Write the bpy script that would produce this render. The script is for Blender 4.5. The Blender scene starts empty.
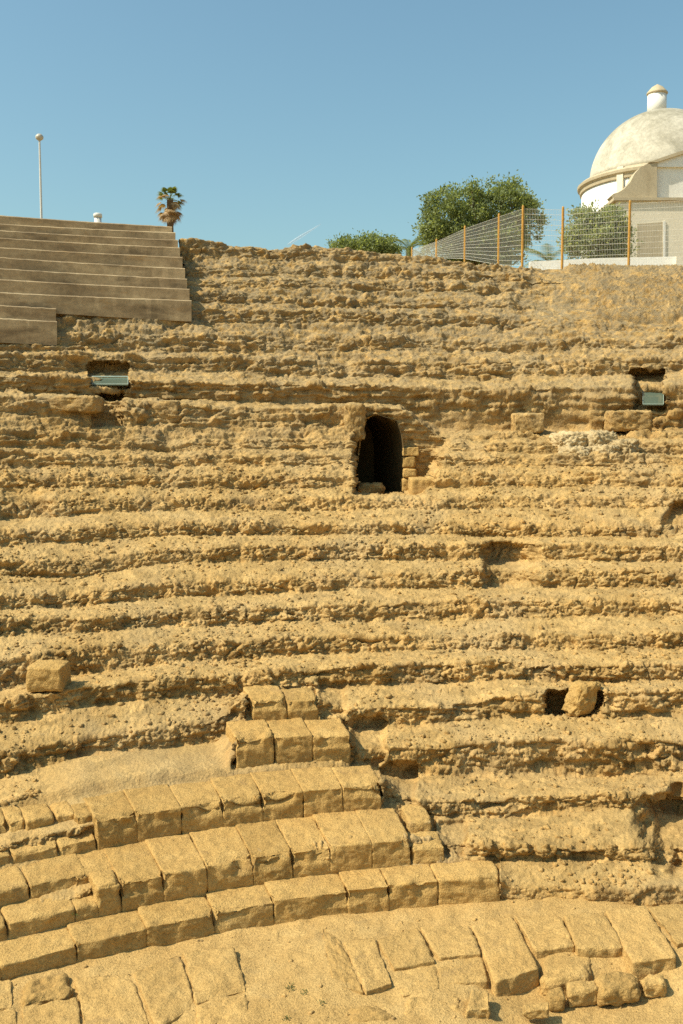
import bpy, math, random
import numpy as np
from mathutils import Vector, Matrix

random.seed(7)
RNG = np.random.default_rng(11)
SC = bpy.context.scene
COL = SC.collection
PI = math.pi

# ------------------------------------------------------------------ camera
FPX = 995.0
PITCH = math.atan((512 - 430) / FPX)
EYE = 6.45
CP, SP = math.cos(PITCH), math.sin(PITCH)
OX, OY = 3.2, -0.6            # centre of the theatre's arcs

cam_d = bpy.data.cameras.new("camera")
cam = bpy.data.objects.new("camera", cam_d)
COL.objects.link(cam)
cam.location = (0, 0, EYE)
cam.rotation_euler = (PI / 2 - PITCH, 0, 0)
cam_d.sensor_fit = 'VERTICAL'
cam_d.sensor_height = 36.0
cam_d.sensor_width = 24.0
cam_d.lens = FPX * 36.0 / 1024.0
cam_d.clip_start = 0.1
cam_d.clip_end = 20000
SC.camera = cam


def ray(px, py):
    """direction through a photo position"""
    xr = (np.asarray(px, float) - 341.5) / FPX
    yu = (512.0 - np.asarray(py, float)) / FPX
    return xr, CP + yu * SP, -SP + yu * CP


def pt(px, py, Y):
    dx, dy, dz = ray(px, py)
    t = Y / dy
    return np.array([float(dx * t), float(Y), float(EYE + dz * t)])


def ptz(px, py, z):
    """meets the level z"""
    dx, dy, dz = ray(px, py)
    t = (z - EYE) / dz
    return np.array([float(dx * t), float(dy * t), float(z)])


def ptr(px, py, rho):
    """meets the upright cylinder of radius rho about the theatre's centre (arrays)"""
    dx, dy, dz = ray(px, py)
    a = dx * dx + dy * dy
    b = -2 * (dx * OX + dy * OY)
    c = OX * OX + OY * OY - rho * rho
    t = (-b + np.sqrt(np.maximum(b * b - 4 * a * c, 0))) / (2 * a)
    return dx * t, dy * t, EYE + dz * t


def rho_c(D):
    return math.hypot(OX, D - OY)


# ------------------------------------------------------------------ noise
def h3(ix, iy, iz, seed):
    with np.errstate(over='ignore'):
        n = (ix.astype(np.uint32) * np.uint32(374761393) + iy.astype(np.uint32) * np.uint32(668265263)
             + iz.astype(np.uint32) * np.uint32(2246822519) + np.uint32((seed * 3266489917) & 0xffffffff))
        n = (n ^ (n >> np.uint32(15))) * np.uint32(2246822519)
        n = (n ^ (n >> np.uint32(13))) * np.uint32(3266489917)
        n = n ^ (n >> np.uint32(16))
    return n


def vnoise(P, seed=0):
    P = np.asarray(P, np.float32)
    f = np.floor(P)
    i = f.astype(np.int64)
    w = P - f
    w = w * w * w * (w * (w * 6 - 15) + 10)
    out = np.zeros(P.shape[:-1], np.float32)
    for a in (0, 1):
        wx = w[..., 0] if a else 1 - w[..., 0]
        for b in (0, 1):
            wy = w[..., 1] if b else 1 - w[..., 1]
            for c in (0, 1):
                wz = w[..., 2] if c else 1 - w[..., 2]
                out += wx * wy * wz * (h3(i[..., 0] + a, i[..., 1] + b, i[..., 2] + c, seed).astype(np.float32) / 4294967296.0)
    return out * 2 - 1


def fbm(P, octv=4, seed=0, gain=.5):
    s = 0
    a = 1.0
    tot = 0
    P = np.asarray(P, np.float32)
    for k in range(octv):
        s = s + a * vnoise(P * (2.03 ** k), seed + k * 17)
        tot += a
        a *= gain
    return s / tot


def worley(P, seed=0, ids=False):
    """distance to the nearest and second nearest feature point"""
    P = np.asarray(P, np.float32)
    i = np.floor(P - .5).astype(np.int64)
    f1 = np.full(P.shape[:-1], 9.0, np.float32)
    f2 = f1.copy()
    cid = np.zeros(P.shape[:-1], np.uint32)
    for a in (0, 1):
        for b in (0, 1):
            for c in (0, 1):
                h = h3(i[..., 0] + a, i[..., 1] + b, i[..., 2] + c, seed)
                jx = (h & np.uint32(1023)).astype(np.float32) / 1023.0
                jy = ((h >> np.uint32(10)) & np.uint32(1023)).astype(np.float32) / 1023.0
                jz = ((h >> np.uint32(20)) & np.uint32(1023)).astype(np.float32) / 1023.0
                d = np.sqrt((i[..., 0] + a + .15 + .7 * jx - P[..., 0]) ** 2 + (i[..., 1] + b + .15 + .7 * jy - P[..., 1]) ** 2
                            + (i[..., 2] + c + .15 + .7 * jz - P[..., 2]) ** 2)
                f2 = np.minimum(f2, np.maximum(f1, d))
                cid = np.where(d < f1, h, cid)
                f1 = np.minimum(f1, d)
    if ids:
        return f1, f2, ((cid >> np.uint32(7)) & np.uint32(1023)).astype(np.float32) / 1023.0
    return f1, f2


def sstep(a, b, x):
    t = np.clip((x - a) / (b - a), 0, 1)
    return t * t * (3 - 2 * t)


# ------------------------------------------------------------------ objects
def tag(o, label=None, cat=None, group=None, kind=None):
    if label: o['label'] = label
    if cat: o['category'] = cat
    if group: o['group'] = group
    if kind: o['kind'] = kind
    return o


def thing(name, loc, label, cat, group=None):
    o = bpy.data.objects.new(name, None)
    o.empty_display_size = .2
    o.location = tuple(float(v) for v in loc)
    COL.objects.link(o)
    return tag(o, label, cat, group)


def obj(name, V, F, mat, parent=None, smooth=False, origin=None):
    """one mesh object from world-space vertices; it hangs under parent when given"""
    V = np.asarray(V, np.float64).reshape(-1, 3)
    off = np.zeros(3)
    p = parent
    chain = []
    while p is not None:
        off += np.array(p.location)
        p = p.parent
    loc = np.zeros(3)
    if origin is not None:
        loc = np.asarray(origin, float) - off
    me = bpy.data.meshes.new(name)
    W = V - off - loc
    if isinstance(F, np.ndarray):
        nf, k = F.shape
        me.vertices.add(len(W))
        me.vertices.foreach_set('co', W.astype(np.float32).ravel())
        me.loops.add(nf * k)
        me.loops.foreach_set('vertex_index', F.astype(np.int32).ravel())
        me.polygons.add(nf)
        me.polygons.foreach_set('loop_start', np.arange(0, nf * k, k, dtype=np.int32))
        me.update(calc_edges=True)
    else:
        me.from_pydata([tuple(v) for v in W], [], [tuple(int(i) for i in f) for f in F])
        me.update()
    if smooth:
        me.polygons.foreach_set('use_smooth', np.ones(len(me.polygons), bool))
    if mat is not None:
        me.materials.append(mat)
    o = bpy.data.objects.new(name, me)
    COL.objects.link(o)
    o.location = tuple(loc)
    if parent is not None:
        o.parent = parent
    return o


class MB:
    """collects simple solids into one mesh"""
    def __init__(self):
        self.V = []
        self.F = []

    def add(self, V, F):
        n = len(self.V)
        self.V += [tuple(map(float, v)) for v in V]
        self.F += [tuple(i + n for i in f) for f in F]

    def box(self, lo, hi):
        x0, y0, z0 = lo
        x1, y1, z1 = hi
        self.add([(x0, y0, z0), (x1, y0, z0), (x1, y1, z0), (x0, y1, z0), (x0, y0, z1), (x1, y0, z1), (x1, y1, z1), (x0, y1, z1)],
                 [(3, 2, 1, 0), (4, 5, 6, 7), (0, 1, 5, 4), (1, 2, 6, 5), (2, 3, 7, 6), (3, 0, 4, 7)])

    def tube(self, pts, rad, n=8, cap=True):
        pts = [Vector(p) for p in pts]
        rad = rad if isinstance(rad, (list, tuple)) else [rad] * len(pts)
        V = []
        F = []
        for k, p in enumerate(pts):
            d = (pts[min(k + 1, len(pts) - 1)] - pts[max(k - 1, 0)]).normalized()
            a = d.cross(Vector((0, 0, 1)))
            if a.length < .05: a = d.cross(Vector((1, 0, 0)))
            a.normalize()
            b = d.cross(a)
            for j in range(n):
                t = 2 * PI * j / n
                V.append(p + (a * math.cos(t) + b * math.sin(t)) * rad[k])
        for k in range(len(pts) - 1):
            for j in range(n):
                F.append((k * n + j, k * n + (j + 1) % n, (k + 1) * n + (j + 1) % n, (k + 1) * n + j))
        if cap:
            F.append(tuple(range(n))[::-1])
            F.append(tuple((len(pts) - 1) * n + j for j in range(n)))
        self.add(V, F)

    def lathe(self, c, prof, n=48):
        V = []
        F = []
        for (r, z) in prof:
            for j in range(n):
                t = 2 * PI * j / n
                V.append((c[0] + r * math.cos(t), c[1] + r * math.sin(t), z))
        for k in range(len(prof) - 1):
            for j in range(n):
                F.append((k * n + j, k * n + (j + 1) % n, (k + 1) * n + (j + 1) % n, (k + 1) * n + j))
        F.append(tuple(range(n))[::-1])
        F.append(tuple((len(prof) - 1) * n + j for j in range(n)))
        self.add(V, F)

    def prism(self, poly, back):
        """outline poly (world points) swept by the vector back"""
        n = len(poly)
        A = [Vector(p) for p in poly]
        B = [p + Vector(back) for p in A]
        F = [tuple(range(n)), tuple(range(2 * n - 1, n - 1, -1))]
        for k in range(n):
            F.append((k, n + k, n + (k + 1) % n, (k + 1) % n))
        self.add(A + B, F)

    def build(self, name, mat, parent=None, smooth=False, origin=None):
        return obj(name, self.V, self.F, mat, parent, smooth, origin)


# ------------------------------------------------------------------ materials
def new_mat(name, rough=.9, spec=.2):
    m = bpy.data.materials.new(name)
    m.use_nodes = True
    nt = m.node_tree
    b = nt.nodes['Principled BSDF']
    b.inputs['Roughness'].default_value = rough
    b.inputs['Specular IOR Level'].default_value = spec
    return m, nt, b


def N(nt, typ, **kw):
    n = nt.nodes.new(typ)
    for k, v in kw.items():
        if k.startswith('i_'):
            n.inputs[k[2:].replace('_', ' ')].default_value = v
        else:
            setattr(n, k, v)
    return n


def noise(nt, vec, scale, detail=4, rough=.6, dist=0.0):
    n = N(nt, 'ShaderNodeTexNoise')
    n.inputs['Scale'].default_value = scale
    n.inputs['Detail'].default_value = detail
    n.inputs['Roughness'].default_value = rough
    n.inputs['Distortion'].default_value = dist
    nt.links.new(vec, n.inputs['Vector'])
    return n.outputs['Fac']


def ramp(nt, fac, stops):
    r = N(nt, 'ShaderNodeValToRGB')
    e = r.color_ramp.elements
    while len(e) < len(stops): e.new(.5)
    for k, (p, c) in enumerate(stops):
        e[k].position = p
        e[k].color = c if len(c) == 4 else (*c, 1)
    nt.links.new(fac, r.inputs[0])
    return r.outputs[0]


def mix(nt, fac, a, b, mode='MIX'):
    n = N(nt, 'ShaderNodeMix', data_type='RGBA', blend_type=mode)
    for s, v in ((0, fac), (6, a), (7, b)):
        if hasattr(v, 'is_linked') or hasattr(v, 'node'):
            nt.links.new(v, n.inputs[s])
        else:
            n.inputs[s].default_value = v if s == 0 or len(v) == 4 else (*v, 1)
    return n.outputs[2]


def mathn(nt, op, a, b=None, clamp=False):
    n = N(nt, 'ShaderNodeMath', operation=op, use_clamp=clamp)
    for s, v in ((0, a), (1, b)):
        if v is None: continue
        if hasattr(v, 'node'): nt.links.new(v, n.inputs[s])
        else: n.inputs[s].default_value = v
    return n.outputs[0]


def bump(nt, b, items):
    """items: (height, strength, distance)"""
    prev = None
    for h, s, d in items:
        n = N(nt, 'ShaderNodeBump')
        n.inputs['Strength'].default_value = s
        n.inputs['Distance'].default_value = d
        nt.links.new(h, n.inputs['Height'])
        if prev: nt.links.new(prev, n.inputs['Normal'])
        prev = n.outputs[0]
    nt.links.new(prev, b.inputs['Normal'])


G3 = lambda v: (v, v, v)


def stone_mat(name, pale, mid, dark, fine=1.0, lichen=False, stain=None, bumpy=1.0):
    m, nt, b = new_mat(name, .95, .1)
    geo = N(nt, 'ShaderNodeNewGeometry')
    pos = geo.outputs['Position']
    big = noise(nt, pos, .55, 5, .6)
    med = noise(nt, pos, 2.6, 6, .65, .3)
    fin = noise(nt, pos, 16 * fine, 6, .7)
    grit = noise(nt, pos, 55 * fine, 3, .6)
    c = ramp(nt, med, [(.30, dark), (.50, mid), (.72, pale)])
    c2 = ramp(nt, big, [(.35, mid), (.65, pale)])
    c = mix(nt, .45, c, c2)
    c = mix(nt, .65, c, ramp(nt, fin, [(.30, G3(.40)), (.5, G3(.95)), (.75, G3(1.25))]), 'MULTIPLY')
    c = mix(nt, .5, c, ramp(nt, grit, [(.34, G3(.55)), (.48, G3(1.0)), (.7, G3(1.2))]), 'MULTIPLY')
    if lichen:
        vc = N(nt, 'ShaderNodeTexVoronoi', feature='F1')
        vc.inputs['Scale'].default_value = 4.2
        nt.links.new(pos, vc.inputs['Vector'])
        bw = N(nt, 'ShaderNodeRGBToBW')
        nt.links.new(vc.outputs['Color'], bw.inputs[0])
        c = mix(nt, .8, c, ramp(nt, bw.outputs[0], [(.2, (.66, .64, .60)), (.5, G3(1.0)), (.8, (1.22, 1.2, 1.18))]), 'MULTIPLY')
    if lichen:
        dk = noise(nt, pos, 1.9, 6, .7, .7)
        c = mix(nt, mathn(nt, 'MULTIPLY', ramp(nt, dk, [(.55, G3(0)), (.70, G3(1))]), .5), c, (.20, .125, .05))
    # orange iron stain and pale lime patches
    iron = noise(nt, pos, 1.1, 5, .6, .6)
    c = mix(nt, mathn(nt, 'MULTIPLY', ramp(nt, iron, [(.56, G3(0)), (.72, G3(1))]), .30), c, (.33, .185, .055))
    lime = noise(nt, pos, 3.7, 6, .7, .8)
    c = mix(nt, mathn(nt, 'MULTIPLY', ramp(nt, lime, [(.66, G3(0)), (.74, G3(1))]), .5), c, (.52, .42, .25))
    if lichen:
        sep = N(nt, 'ShaderNodeSeparateXYZ')
        nt.links.new(pos, sep.inputs[0])
        hi = mathn(nt, 'MULTIPLY', mathn(nt, 'SUBTRACT', sep.outputs[2], 5.0), .2, True)
        nz = N(nt, 'ShaderNodeSeparateXYZ')
        nt.links.new(geo.outputs['Normal'], nz.inputs[0])
        li = noise(nt, pos, 4.5, 7, .72, .5)
        gw = noise(nt, pos, .42, 5, .62, .8)
        c = mix(nt, mathn(nt, 'MULTIPLY', ramp(nt, gw, [(.47, G3(0)), (.64, G3(1))]), .34), c, (.34, .26, .15))
        # pale dust on the flat, which also brightens the treads by colour
        c = mix(nt, mathn(nt, 'MULTIPLY', ramp(nt, nz.outputs[2], [(.72, G3(0)), (.97, G3(1))]), .30), c, (.54, .375, .155))
        f = ramp(nt, li, [(.40, G3(0)), (.56, G3(1))])
        f = mathn(nt, 'MULTIPLY', f, hi)
        c = mix(nt, mathn(nt, 'MULTIPLY', f, .72), c, (.215, .178, .115))
    else:
        oi = N(nt, 'ShaderNodeObjectInfo')
        c = mix(nt, 1.0, c, ramp(nt, oi.outputs['Random'], [(0, (.84, .82, .78)), (.5, G3(1.0)), (1, (1.10, 1.09, 1.08))]), 'MULTIPLY')
    if stain:
        st = noise(nt, pos, 1.7, 5, .6, .5)
        c = mix(nt, mathn(nt, 'MULTIPLY', ramp(nt, st, [(.60, G3(0)), (.72, G3(1))]), .5), c, stain)
    nt.links.new(c, b.inputs['Base Color'])
    v = N(nt, 'ShaderNodeTexVoronoi', feature='F1')
    v.inputs['Scale'].default_value = 22 * fine
    nt.links.new(pos, v.inputs['Vector'])
    bump(nt, b, [(med, .35 * bumpy, .08), (v.outputs['Distance'], .30 * bumpy, .03), (fin, .6 * bumpy, .045), (grit, .55 * bumpy, .015)])
    return m


def plain_mat(name, col, rough=.7, spec=.3, var=.25, scale=6.0, bmp=0.0, metallic=0.0):
    m, nt, b = new_mat(name, rough, spec)
    b.inputs['Metallic'].default_value = metallic
    geo = N(nt, 'ShaderNodeNewGeometry')
    n = noise(nt, geo.outputs['Position'], scale, 5, .65)
    c = mix(nt, 1.0, (*col, 1), ramp(nt, n, [(.3, G3(1 - var)), (.7, G3(1 + var * .5))]), 'MULTIPLY')
    nt.links.new(c, b.inputs['Base Color'])
    if bmp:
        bump(nt, b, [(n, bmp, .03)])
    return m


M = {}
M['ruin'] = stone_mat('rubble_stone', (0.555, 0.372, 0.153), (0.437, 0.266, 0.090), (0.299, 0.169, 0.057), lichen=True, bumpy=1.0)
M['block'] = stone_mat('dressed_stone', (0.589, 0.385, 0.143), (0.491, 0.301, 0.099), (0.392, 0.230, 0.075), fine=1.7, bumpy=.95, stain=(0.328, 0.202, 0.084))
M['slab'] = stone_mat('slab_stone', (0.598, 0.394, 0.152), (0.502, 0.313, 0.109), (0.392, 0.241, 0.084), fine=1.7, bumpy=.9, stain=(0.286, 0.192, 0.095))
M['dirt'] = stone_mat('packed_earth', (0.589, 0.394, 0.157), (0.502, 0.316, 0.113), (0.414, 0.252, 0.087), fine=1.8, bumpy=.9, stain=(0.305, 0.213, 0.103))
M['pale'] = stone_mat('pale_rubble', (.58, .45, .255), (.47, .345, .175), (.32, .225, .105), bumpy=.9)
M['pink'] = stone_mat('pinkish_stone', (.52, .37, .185), (.43, .285, .125), (.32, .20, .085), bumpy=.9)
M['gravel'] = stone_mat('gravelly_earth', (0.555, 0.372, 0.153), (0.437, 0.266, 0.090), (0.299, 0.169, 0.057), fine=1.3, bumpy=1.3, lichen=True)
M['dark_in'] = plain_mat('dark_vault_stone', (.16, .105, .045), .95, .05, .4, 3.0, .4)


def concrete_mat():
    m, nt, b = new_mat('weathered_concrete', .9, .15)
    geo = N(nt, 'ShaderNodeNewGeometry')
    pos = geo.outputs['Position']
    mp = N(nt, 'ShaderNodeMapping')
    mp.inputs['Scale'].default_value = (.6, .6, 2.2)
    nt.links.new(pos, mp.inputs[0])
    a = noise(nt, mp.outputs[0], 1.0, 5, .6, .4)
    d = noise(nt, pos, 7, 6, .7)
    g = noise(nt, pos, 45, 3, .6)
    c = ramp(nt, a, [(.30, (.25, .175, .098)), (.48, (.40, .29, .165)), (.66, (.53, .40, .235))])
    c = mix(nt, .5, c, ramp(nt, d, [(.3, G3(.55)), (.7, G3(1.3))]), 'MULTIPLY')
    c = mix(nt, .35, c, ramp(nt, g, [(.3, G3(.6)), (.7, G3(1.25))]), 'MULTIPLY')
    r = noise(nt, mp.outputs[0], 2.2, 4, .6, .6)
    c = mix(nt, mathn(nt, 'MULTIPLY', ramp(nt, r, [(.60, G3(0)), (.70, G3(1))]), .45), c, (.42, .25, .10))
    k = noise(nt, mp.outputs[0], 1.3, 3, .5, .2)
    c = mix(nt, mathn(nt, 'MULTIPLY', ramp(nt, k, [(.62, G3(0)), (.70, G3(1))]), .4), c, (.075, .055, .035))
    nt.links.new(c, b.inputs['Base Color'])
    bump(nt, b, [(d, .3, .02), (g, .3, .008)])
    return m


M['concrete'] = concrete_mat()


def plaster_mat(name, col, stain, amount, scale=1.2):
    m, nt, b = new_mat(name, .85, .2)
    geo = N(nt, 'ShaderNodeNewGeometry')
    pos = geo.outputs['Position']
    mp = N(nt, 'ShaderNodeMapping')
    mp.inputs['Scale'].default_value = (1, 1, .35)
    nt.links.new(pos, mp.inputs[0])
    a = noise(nt, mp.outputs[0], scale, 6, .65, .5)
    f = noise(nt, pos, 9, 5, .65)
    c = mix(nt, mathn(nt, 'MULTIPLY', ramp(nt, a, [(.42, G3(0)), (.66, G3(1))]), amount), (*col, 1), (*stain, 1))
    c = mix(nt, .35, c, ramp(nt, f, [(.3, G3(.7)), (.7, G3(1.15))]), 'MULTIPLY')
    nt.links.new(c, b.inputs['Base Color'])
    bump(nt, b, [(f, .25, .02)])
    return m


M['white'] = plaster_mat('white_plaster', (.82, .79, .71), (.68, .61, .48), .35)
M['beige'] = plaster_mat('beige_render', (.52, .43, .285), (.38, .30, .185), .7)
M['cream'] = plaster_mat('cream_render', (.80, .71, .54), (.66, .56, .40), .4)


def dome_mat(z0, z1):
    m, nt, b = new_mat('weathered_dome', .9, .15)
    geo = N(nt, 'ShaderNodeNewGeometry')
    pos = geo.outputs['Position']
    sep = N(nt, 'ShaderNodeSeparateXYZ')
    nt.links.new(pos, sep.inputs[0])
    hgt = mathn(nt, 'DIVIDE', mathn(nt, 'SUBTRACT', sep.outputs[2], z0), z1 - z0)
    a = noise(nt, pos, .9, 7, .7, .6)
    f = noise(nt, pos, 7, 6, .7)
    s = mathn(nt, 'ADD', mathn(nt, 'MULTIPLY', hgt, .62), mathn(nt, 'MULTIPLY', mathn(nt, 'SUBTRACT', a, .5), 1.9))
    c = mix(nt, ramp(nt, s, [(-.0, G3(0)), (.7, G3(1))]), (.60, .55, .44), (.30, .27, .195))
    c = mix(nt, .55, c, ramp(nt, f, [(.3, G3(.55)), (.7, G3(1.2))]), 'MULTIPLY')
    nt.links.new(c, b.inputs['Base Color'])
    bump(nt, b, [(f, .3, .03)])
    return m


def leaf_mat(name, c0, c1, trans=.35):
    m, nt, b = new_mat(name, .55, .35)
    geo = N(nt, 'ShaderNodeNewGeometry')
    rnd = geo.outputs['Random Per Island']
    n = noise(nt, geo.outputs['Position'], .8, 3, .6)
    f = mathn(nt, 'ADD', mathn(nt, 'MULTIPLY', rnd, .6), mathn(nt, 'MULTIPLY', n, .45), True)
    c = ramp(nt, f, [(.15, c0), (.85, c1)])
    nt.links.new(c, b.inputs['Base Color'])
    tr = N(nt, 'ShaderNodeBsdfTranslucent')
    nt.links.new(mix(nt, 1.0, c, (1.4, 1.3, .6, 1), 'MULTIPLY'), tr.inputs[0])
    mx = N(nt, 'ShaderNodeMixShader')
    mx.inputs[0].default_value = trans
    nt.links.new(b.outputs[0], mx.inputs[1])
    nt.links.new(tr.outputs[0], mx.inputs[2])
    nt.links.new(mx.outputs[0], nt.nodes['Material Output'].inputs[0])
    return m


M['leaf'] = leaf_mat('tree_leaves', (.095, .125, .05), (.32, .37, .155), .5)
M['leaf2'] = leaf_mat('shrub_leaves', (.17, .20, .10), (.42, .46, .25), .55)
M['palm'] = leaf_mat('palm_leaves', (.08, .11, .025), (.22, .24, .06))
M['deadpalm'] = leaf_mat('dead_palm_leaves', (.27, .17, .08), (.52, .36, .18), .25)
M['bark'] = plain_mat('bark', (.16, .11, .065), .95, .1, .4, 9, .6)
M['post'] = plain_mat('ochre_post_paint', (.52, .27, .05), .6, .3, .35, 14)
M['wire'] = plain_mat('galvanised_wire', (.72, .68, .58), .5, .4, .1, 5)
M['lamp'] = plain_mat('pale_grey_paint', (.62, .60, .55), .5, .4, .1, 5)
M['weed'] = leaf_mat('weed_leaves', (.05, .07, .015), (.10, .13, .03), .2)


def glass_mat():
    m, nt, b = new_mat('green_sheet_glass', .12, .5)
    b.inputs['Base Color'].default_value = (.15, .20, .15, 1)
    b.inputs['Transmission Weight'].default_value = .35
    b.inputs['IOR'].default_value = 1.45
    return m


M['glass'] = glass_mat()
M['frame'] = plain_mat('pale_metal_frame', (.34, .42, .35), .4, .5, .1, 6)

# ------------------------------------------------------------------ the seating bank
# each step, from the bottom: depth at the middle of the picture, then (x, foot, lip)
ROWS = [
    (12.95, [(0, 974, 962), (85, 958, 944), (171, 940, 922), (256, 926, 905), (342, 913, 886), (427, 903, 880), (495, 900, 878), (512, 902, 890), (598, 900, 890), (683, 893, 884)]),
    (13.55, [(0, 933, 922), (85, 914, 890), (171, 898, 873), (256, 882, 858), (342, 868, 843), (427, 857, 838), (450, 858, 846), (512, 860, 843), (598, 861, 845), (683, 865, 846)]),
    (14.80, [(0, 860, 848), (85, 850, 822), (171, 834, 808), (256, 820, 796), (342, 810, 786), (385, 808, 785), (400, 814, 800), (427, 818, 803), (512, 817, 796), (598, 808, 795), (683, 812, 798)]),
    (16.10, [(0, 806, 803), (85, 783, 780), (171, 771, 768), (225, 768, 765), (240, 766, 737), (342, 759, 735), (360, 772, 750), (427, 777, 748), (512, 776, 742), (598, 776, 741), (683, 772, 742)]),
    (17.10, [(0, 778, 756), (50, 763, 746), (85, 755, 738), (171, 747, 728), (215, 741, 720), (245, 718, 698), (319, 716, 698), (342, 728, 708), (427, 725, 706), (512, 718, 696), (598, 717, 690), (683, 715, 690)]),
    (18.10, [(0, 725, 703), (85, 706, 686), (171, 699, 679), (240, 696, 676), (256, 690, 673), (313, 688, 669), (342, 687, 667), (427, 684, 664), (512, 679, 662), (598, 684, 664), (683, 680, 665)]),
    (19.20, [(0, 690, 662), (85, 674, 648), (171, 663, 644), (256, 658, 640), (342, 653, 636), (427, 651, 637), (512, 650, 635), (598, 650, 635), (683, 648, 632)]),
    (20.40, [(0, 637, 622), (85, 632, 616), (171, 627, 613), (256, 624, 608), (342, 621, 605), (427, 621, 602), (512, 618, 600), (683, 617, 599)]),
    (21.60, [(0, 610, 596), (85, 606, 592), (171, 597, 583), (256, 594, 580), (342, 590, 573), (490, 588, 571), (598, 588, 571), (683, 588, 570)]),
    (22.80, [(0, 577, 562), (85, 577, 560), (171, 562, 548), (342, 561, 546), (512, 561, 545), (683, 562, 546)]),
    (23.80, [(0, 546, 531), (85, 542, 527), (171, 536, 525), (342, 534, 524), (512, 537, 527), (683, 537, 526)]),
    (24.80, [(0, 519, 500), (85, 515, 500), (171, 510, 499), (342, 510, 499), (512, 508, 497), (683, 508, 497)]),
    (25.70, [(0, 487, 475), (171, 488, 475), (342, 488, 475), (683, 487, 474)]),
    (26.50, [(0, 467, 451), (171, 466, 455), (342, 466, 455), (683, 466, 456)]),
    (27.20, [(0, 447, 432), (171, 450, 440), (342, 450, 440), (430, 452, 443), (683, 452, 441)]),
    (28.00, [(0, 415, 395), (95, 415, 397), (120, 425, 402), (171, 426, 404), (342, 428, 407), (400, 430, 408), (440, 439, 435), (683, 439, 434)]),
    (29.30, [(0, 391, 374), (85, 397, 376), (171, 401, 382), (342, 404, 384), (400, 405, 386), (440, 431, 387), (683, 430, 386)]),
    (30.40, [(0, 372, 352), (171, 370, 356), (342, 378, 360), (512, 378, 362), (683, 372, 358)]),
    (31.30, [(0, 350, 338), (171, 352, 334), (220, 352, 334), (342, 350, 338), (512, 350, 340), (683, 348, 338)]),
    (32.20, [(0, 306, 300), (60, 309, 302), (171, 315, 308), (205, 322, 308), (342, 322, 310), (512, 328, 316), (590, 328, 318), (610, 330, 326), (683, 332, 328)]),
    (33.00, [(0, 305, 295), (171, 301, 290), (342, 306, 297), (512, 308, 300), (560, 311, 309), (683, 313, 311)]),
    (33.70, [(0, 290, 280), (171, 286, 277), (342, 288, 280), (512, 294, 287), (545, 296, 294), (683, 297, 295)]),
    (34.40, [(0, 275, 265), (171, 276, 266), (342, 276, 266), (512, 281, 273), (545, 282, 280), (683, 281, 279)]),
    (35.20, [(0, 262, 243), (180, 258, 239), (230, 258, 244), (342, 258, 249), (430, 264, 256), (512, 272, 265), (535, 272, 268), (683, 270, 266)]),
]
NROW = len(ROWS)
D_END = 36.3
PXG = np.arange(-150, 836, 1.0)
NP = len(PXG)


def row_z(i, which, px):
    """height of the foot (1) or the lip (2) of step i along the picture's columns"""
    D, tab = ROWS[i]
    xs = np.array([t[0] for t in tab], float)
    ys = np.array([t[which] for t in tab], float)
    rho = rho_c(D) + (lean0(i) if which == 2 else 0)
    _, _, z = ptr(xs, ys, rho)
    return np.interp(px, xs, z)


def lean0(i):
    return .07 if i < 6 else .16 if i < 11 else (.24 if i != 16 else .02)


def project(X, Y, Z):
    yc = Y * CP - (Z - EYE) * SP
    zc = Y * SP + (Z - EYE) * CP
    return 341.5 + X / yc * FPX, 512 - zc / yc * FPX


def polar_pt(px, rho, Z):
    """a point at height Z and radius rho seen in picture column px (solved for both)"""
    k = (np.asarray(px, float) - 341.5) / FPX
    # X = k*(Y*CP-(Z-E)*SP)
    c0 = -k * (Z - EYE) * SP - OX
    c1 = k * CP
    a = 1 + c1 * c1
    b = 2 * (c0 * c1 - OY)
    c = c0 * c0 + OY * OY - rho * rho
    Y = (-b + np.sqrt(np.maximum(b * b - 4 * a * c, 0))) / (2 * a)
    return c0 + c1 * Y + OX, Y, Z


def n1(px, freq, seed):
    """noise along a row"""
    P = np.zeros((len(px), 3), np.float32)
    P[:, 0] = px * freq
    P[:, 1] = seed * 7.31
    P[:, 2] = .5
    return vnoise(P, seed)


# zones where dressed blocks stand on a step: step -> (x from, x to, depth)
BLOCKZ = {0: (-200, 500, .75), 1: (-200, 437, 1.35), 2: (-200, 380, 1.1), 3: (238, 349, 1.1), 4: (246, 317, .8)}

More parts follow.
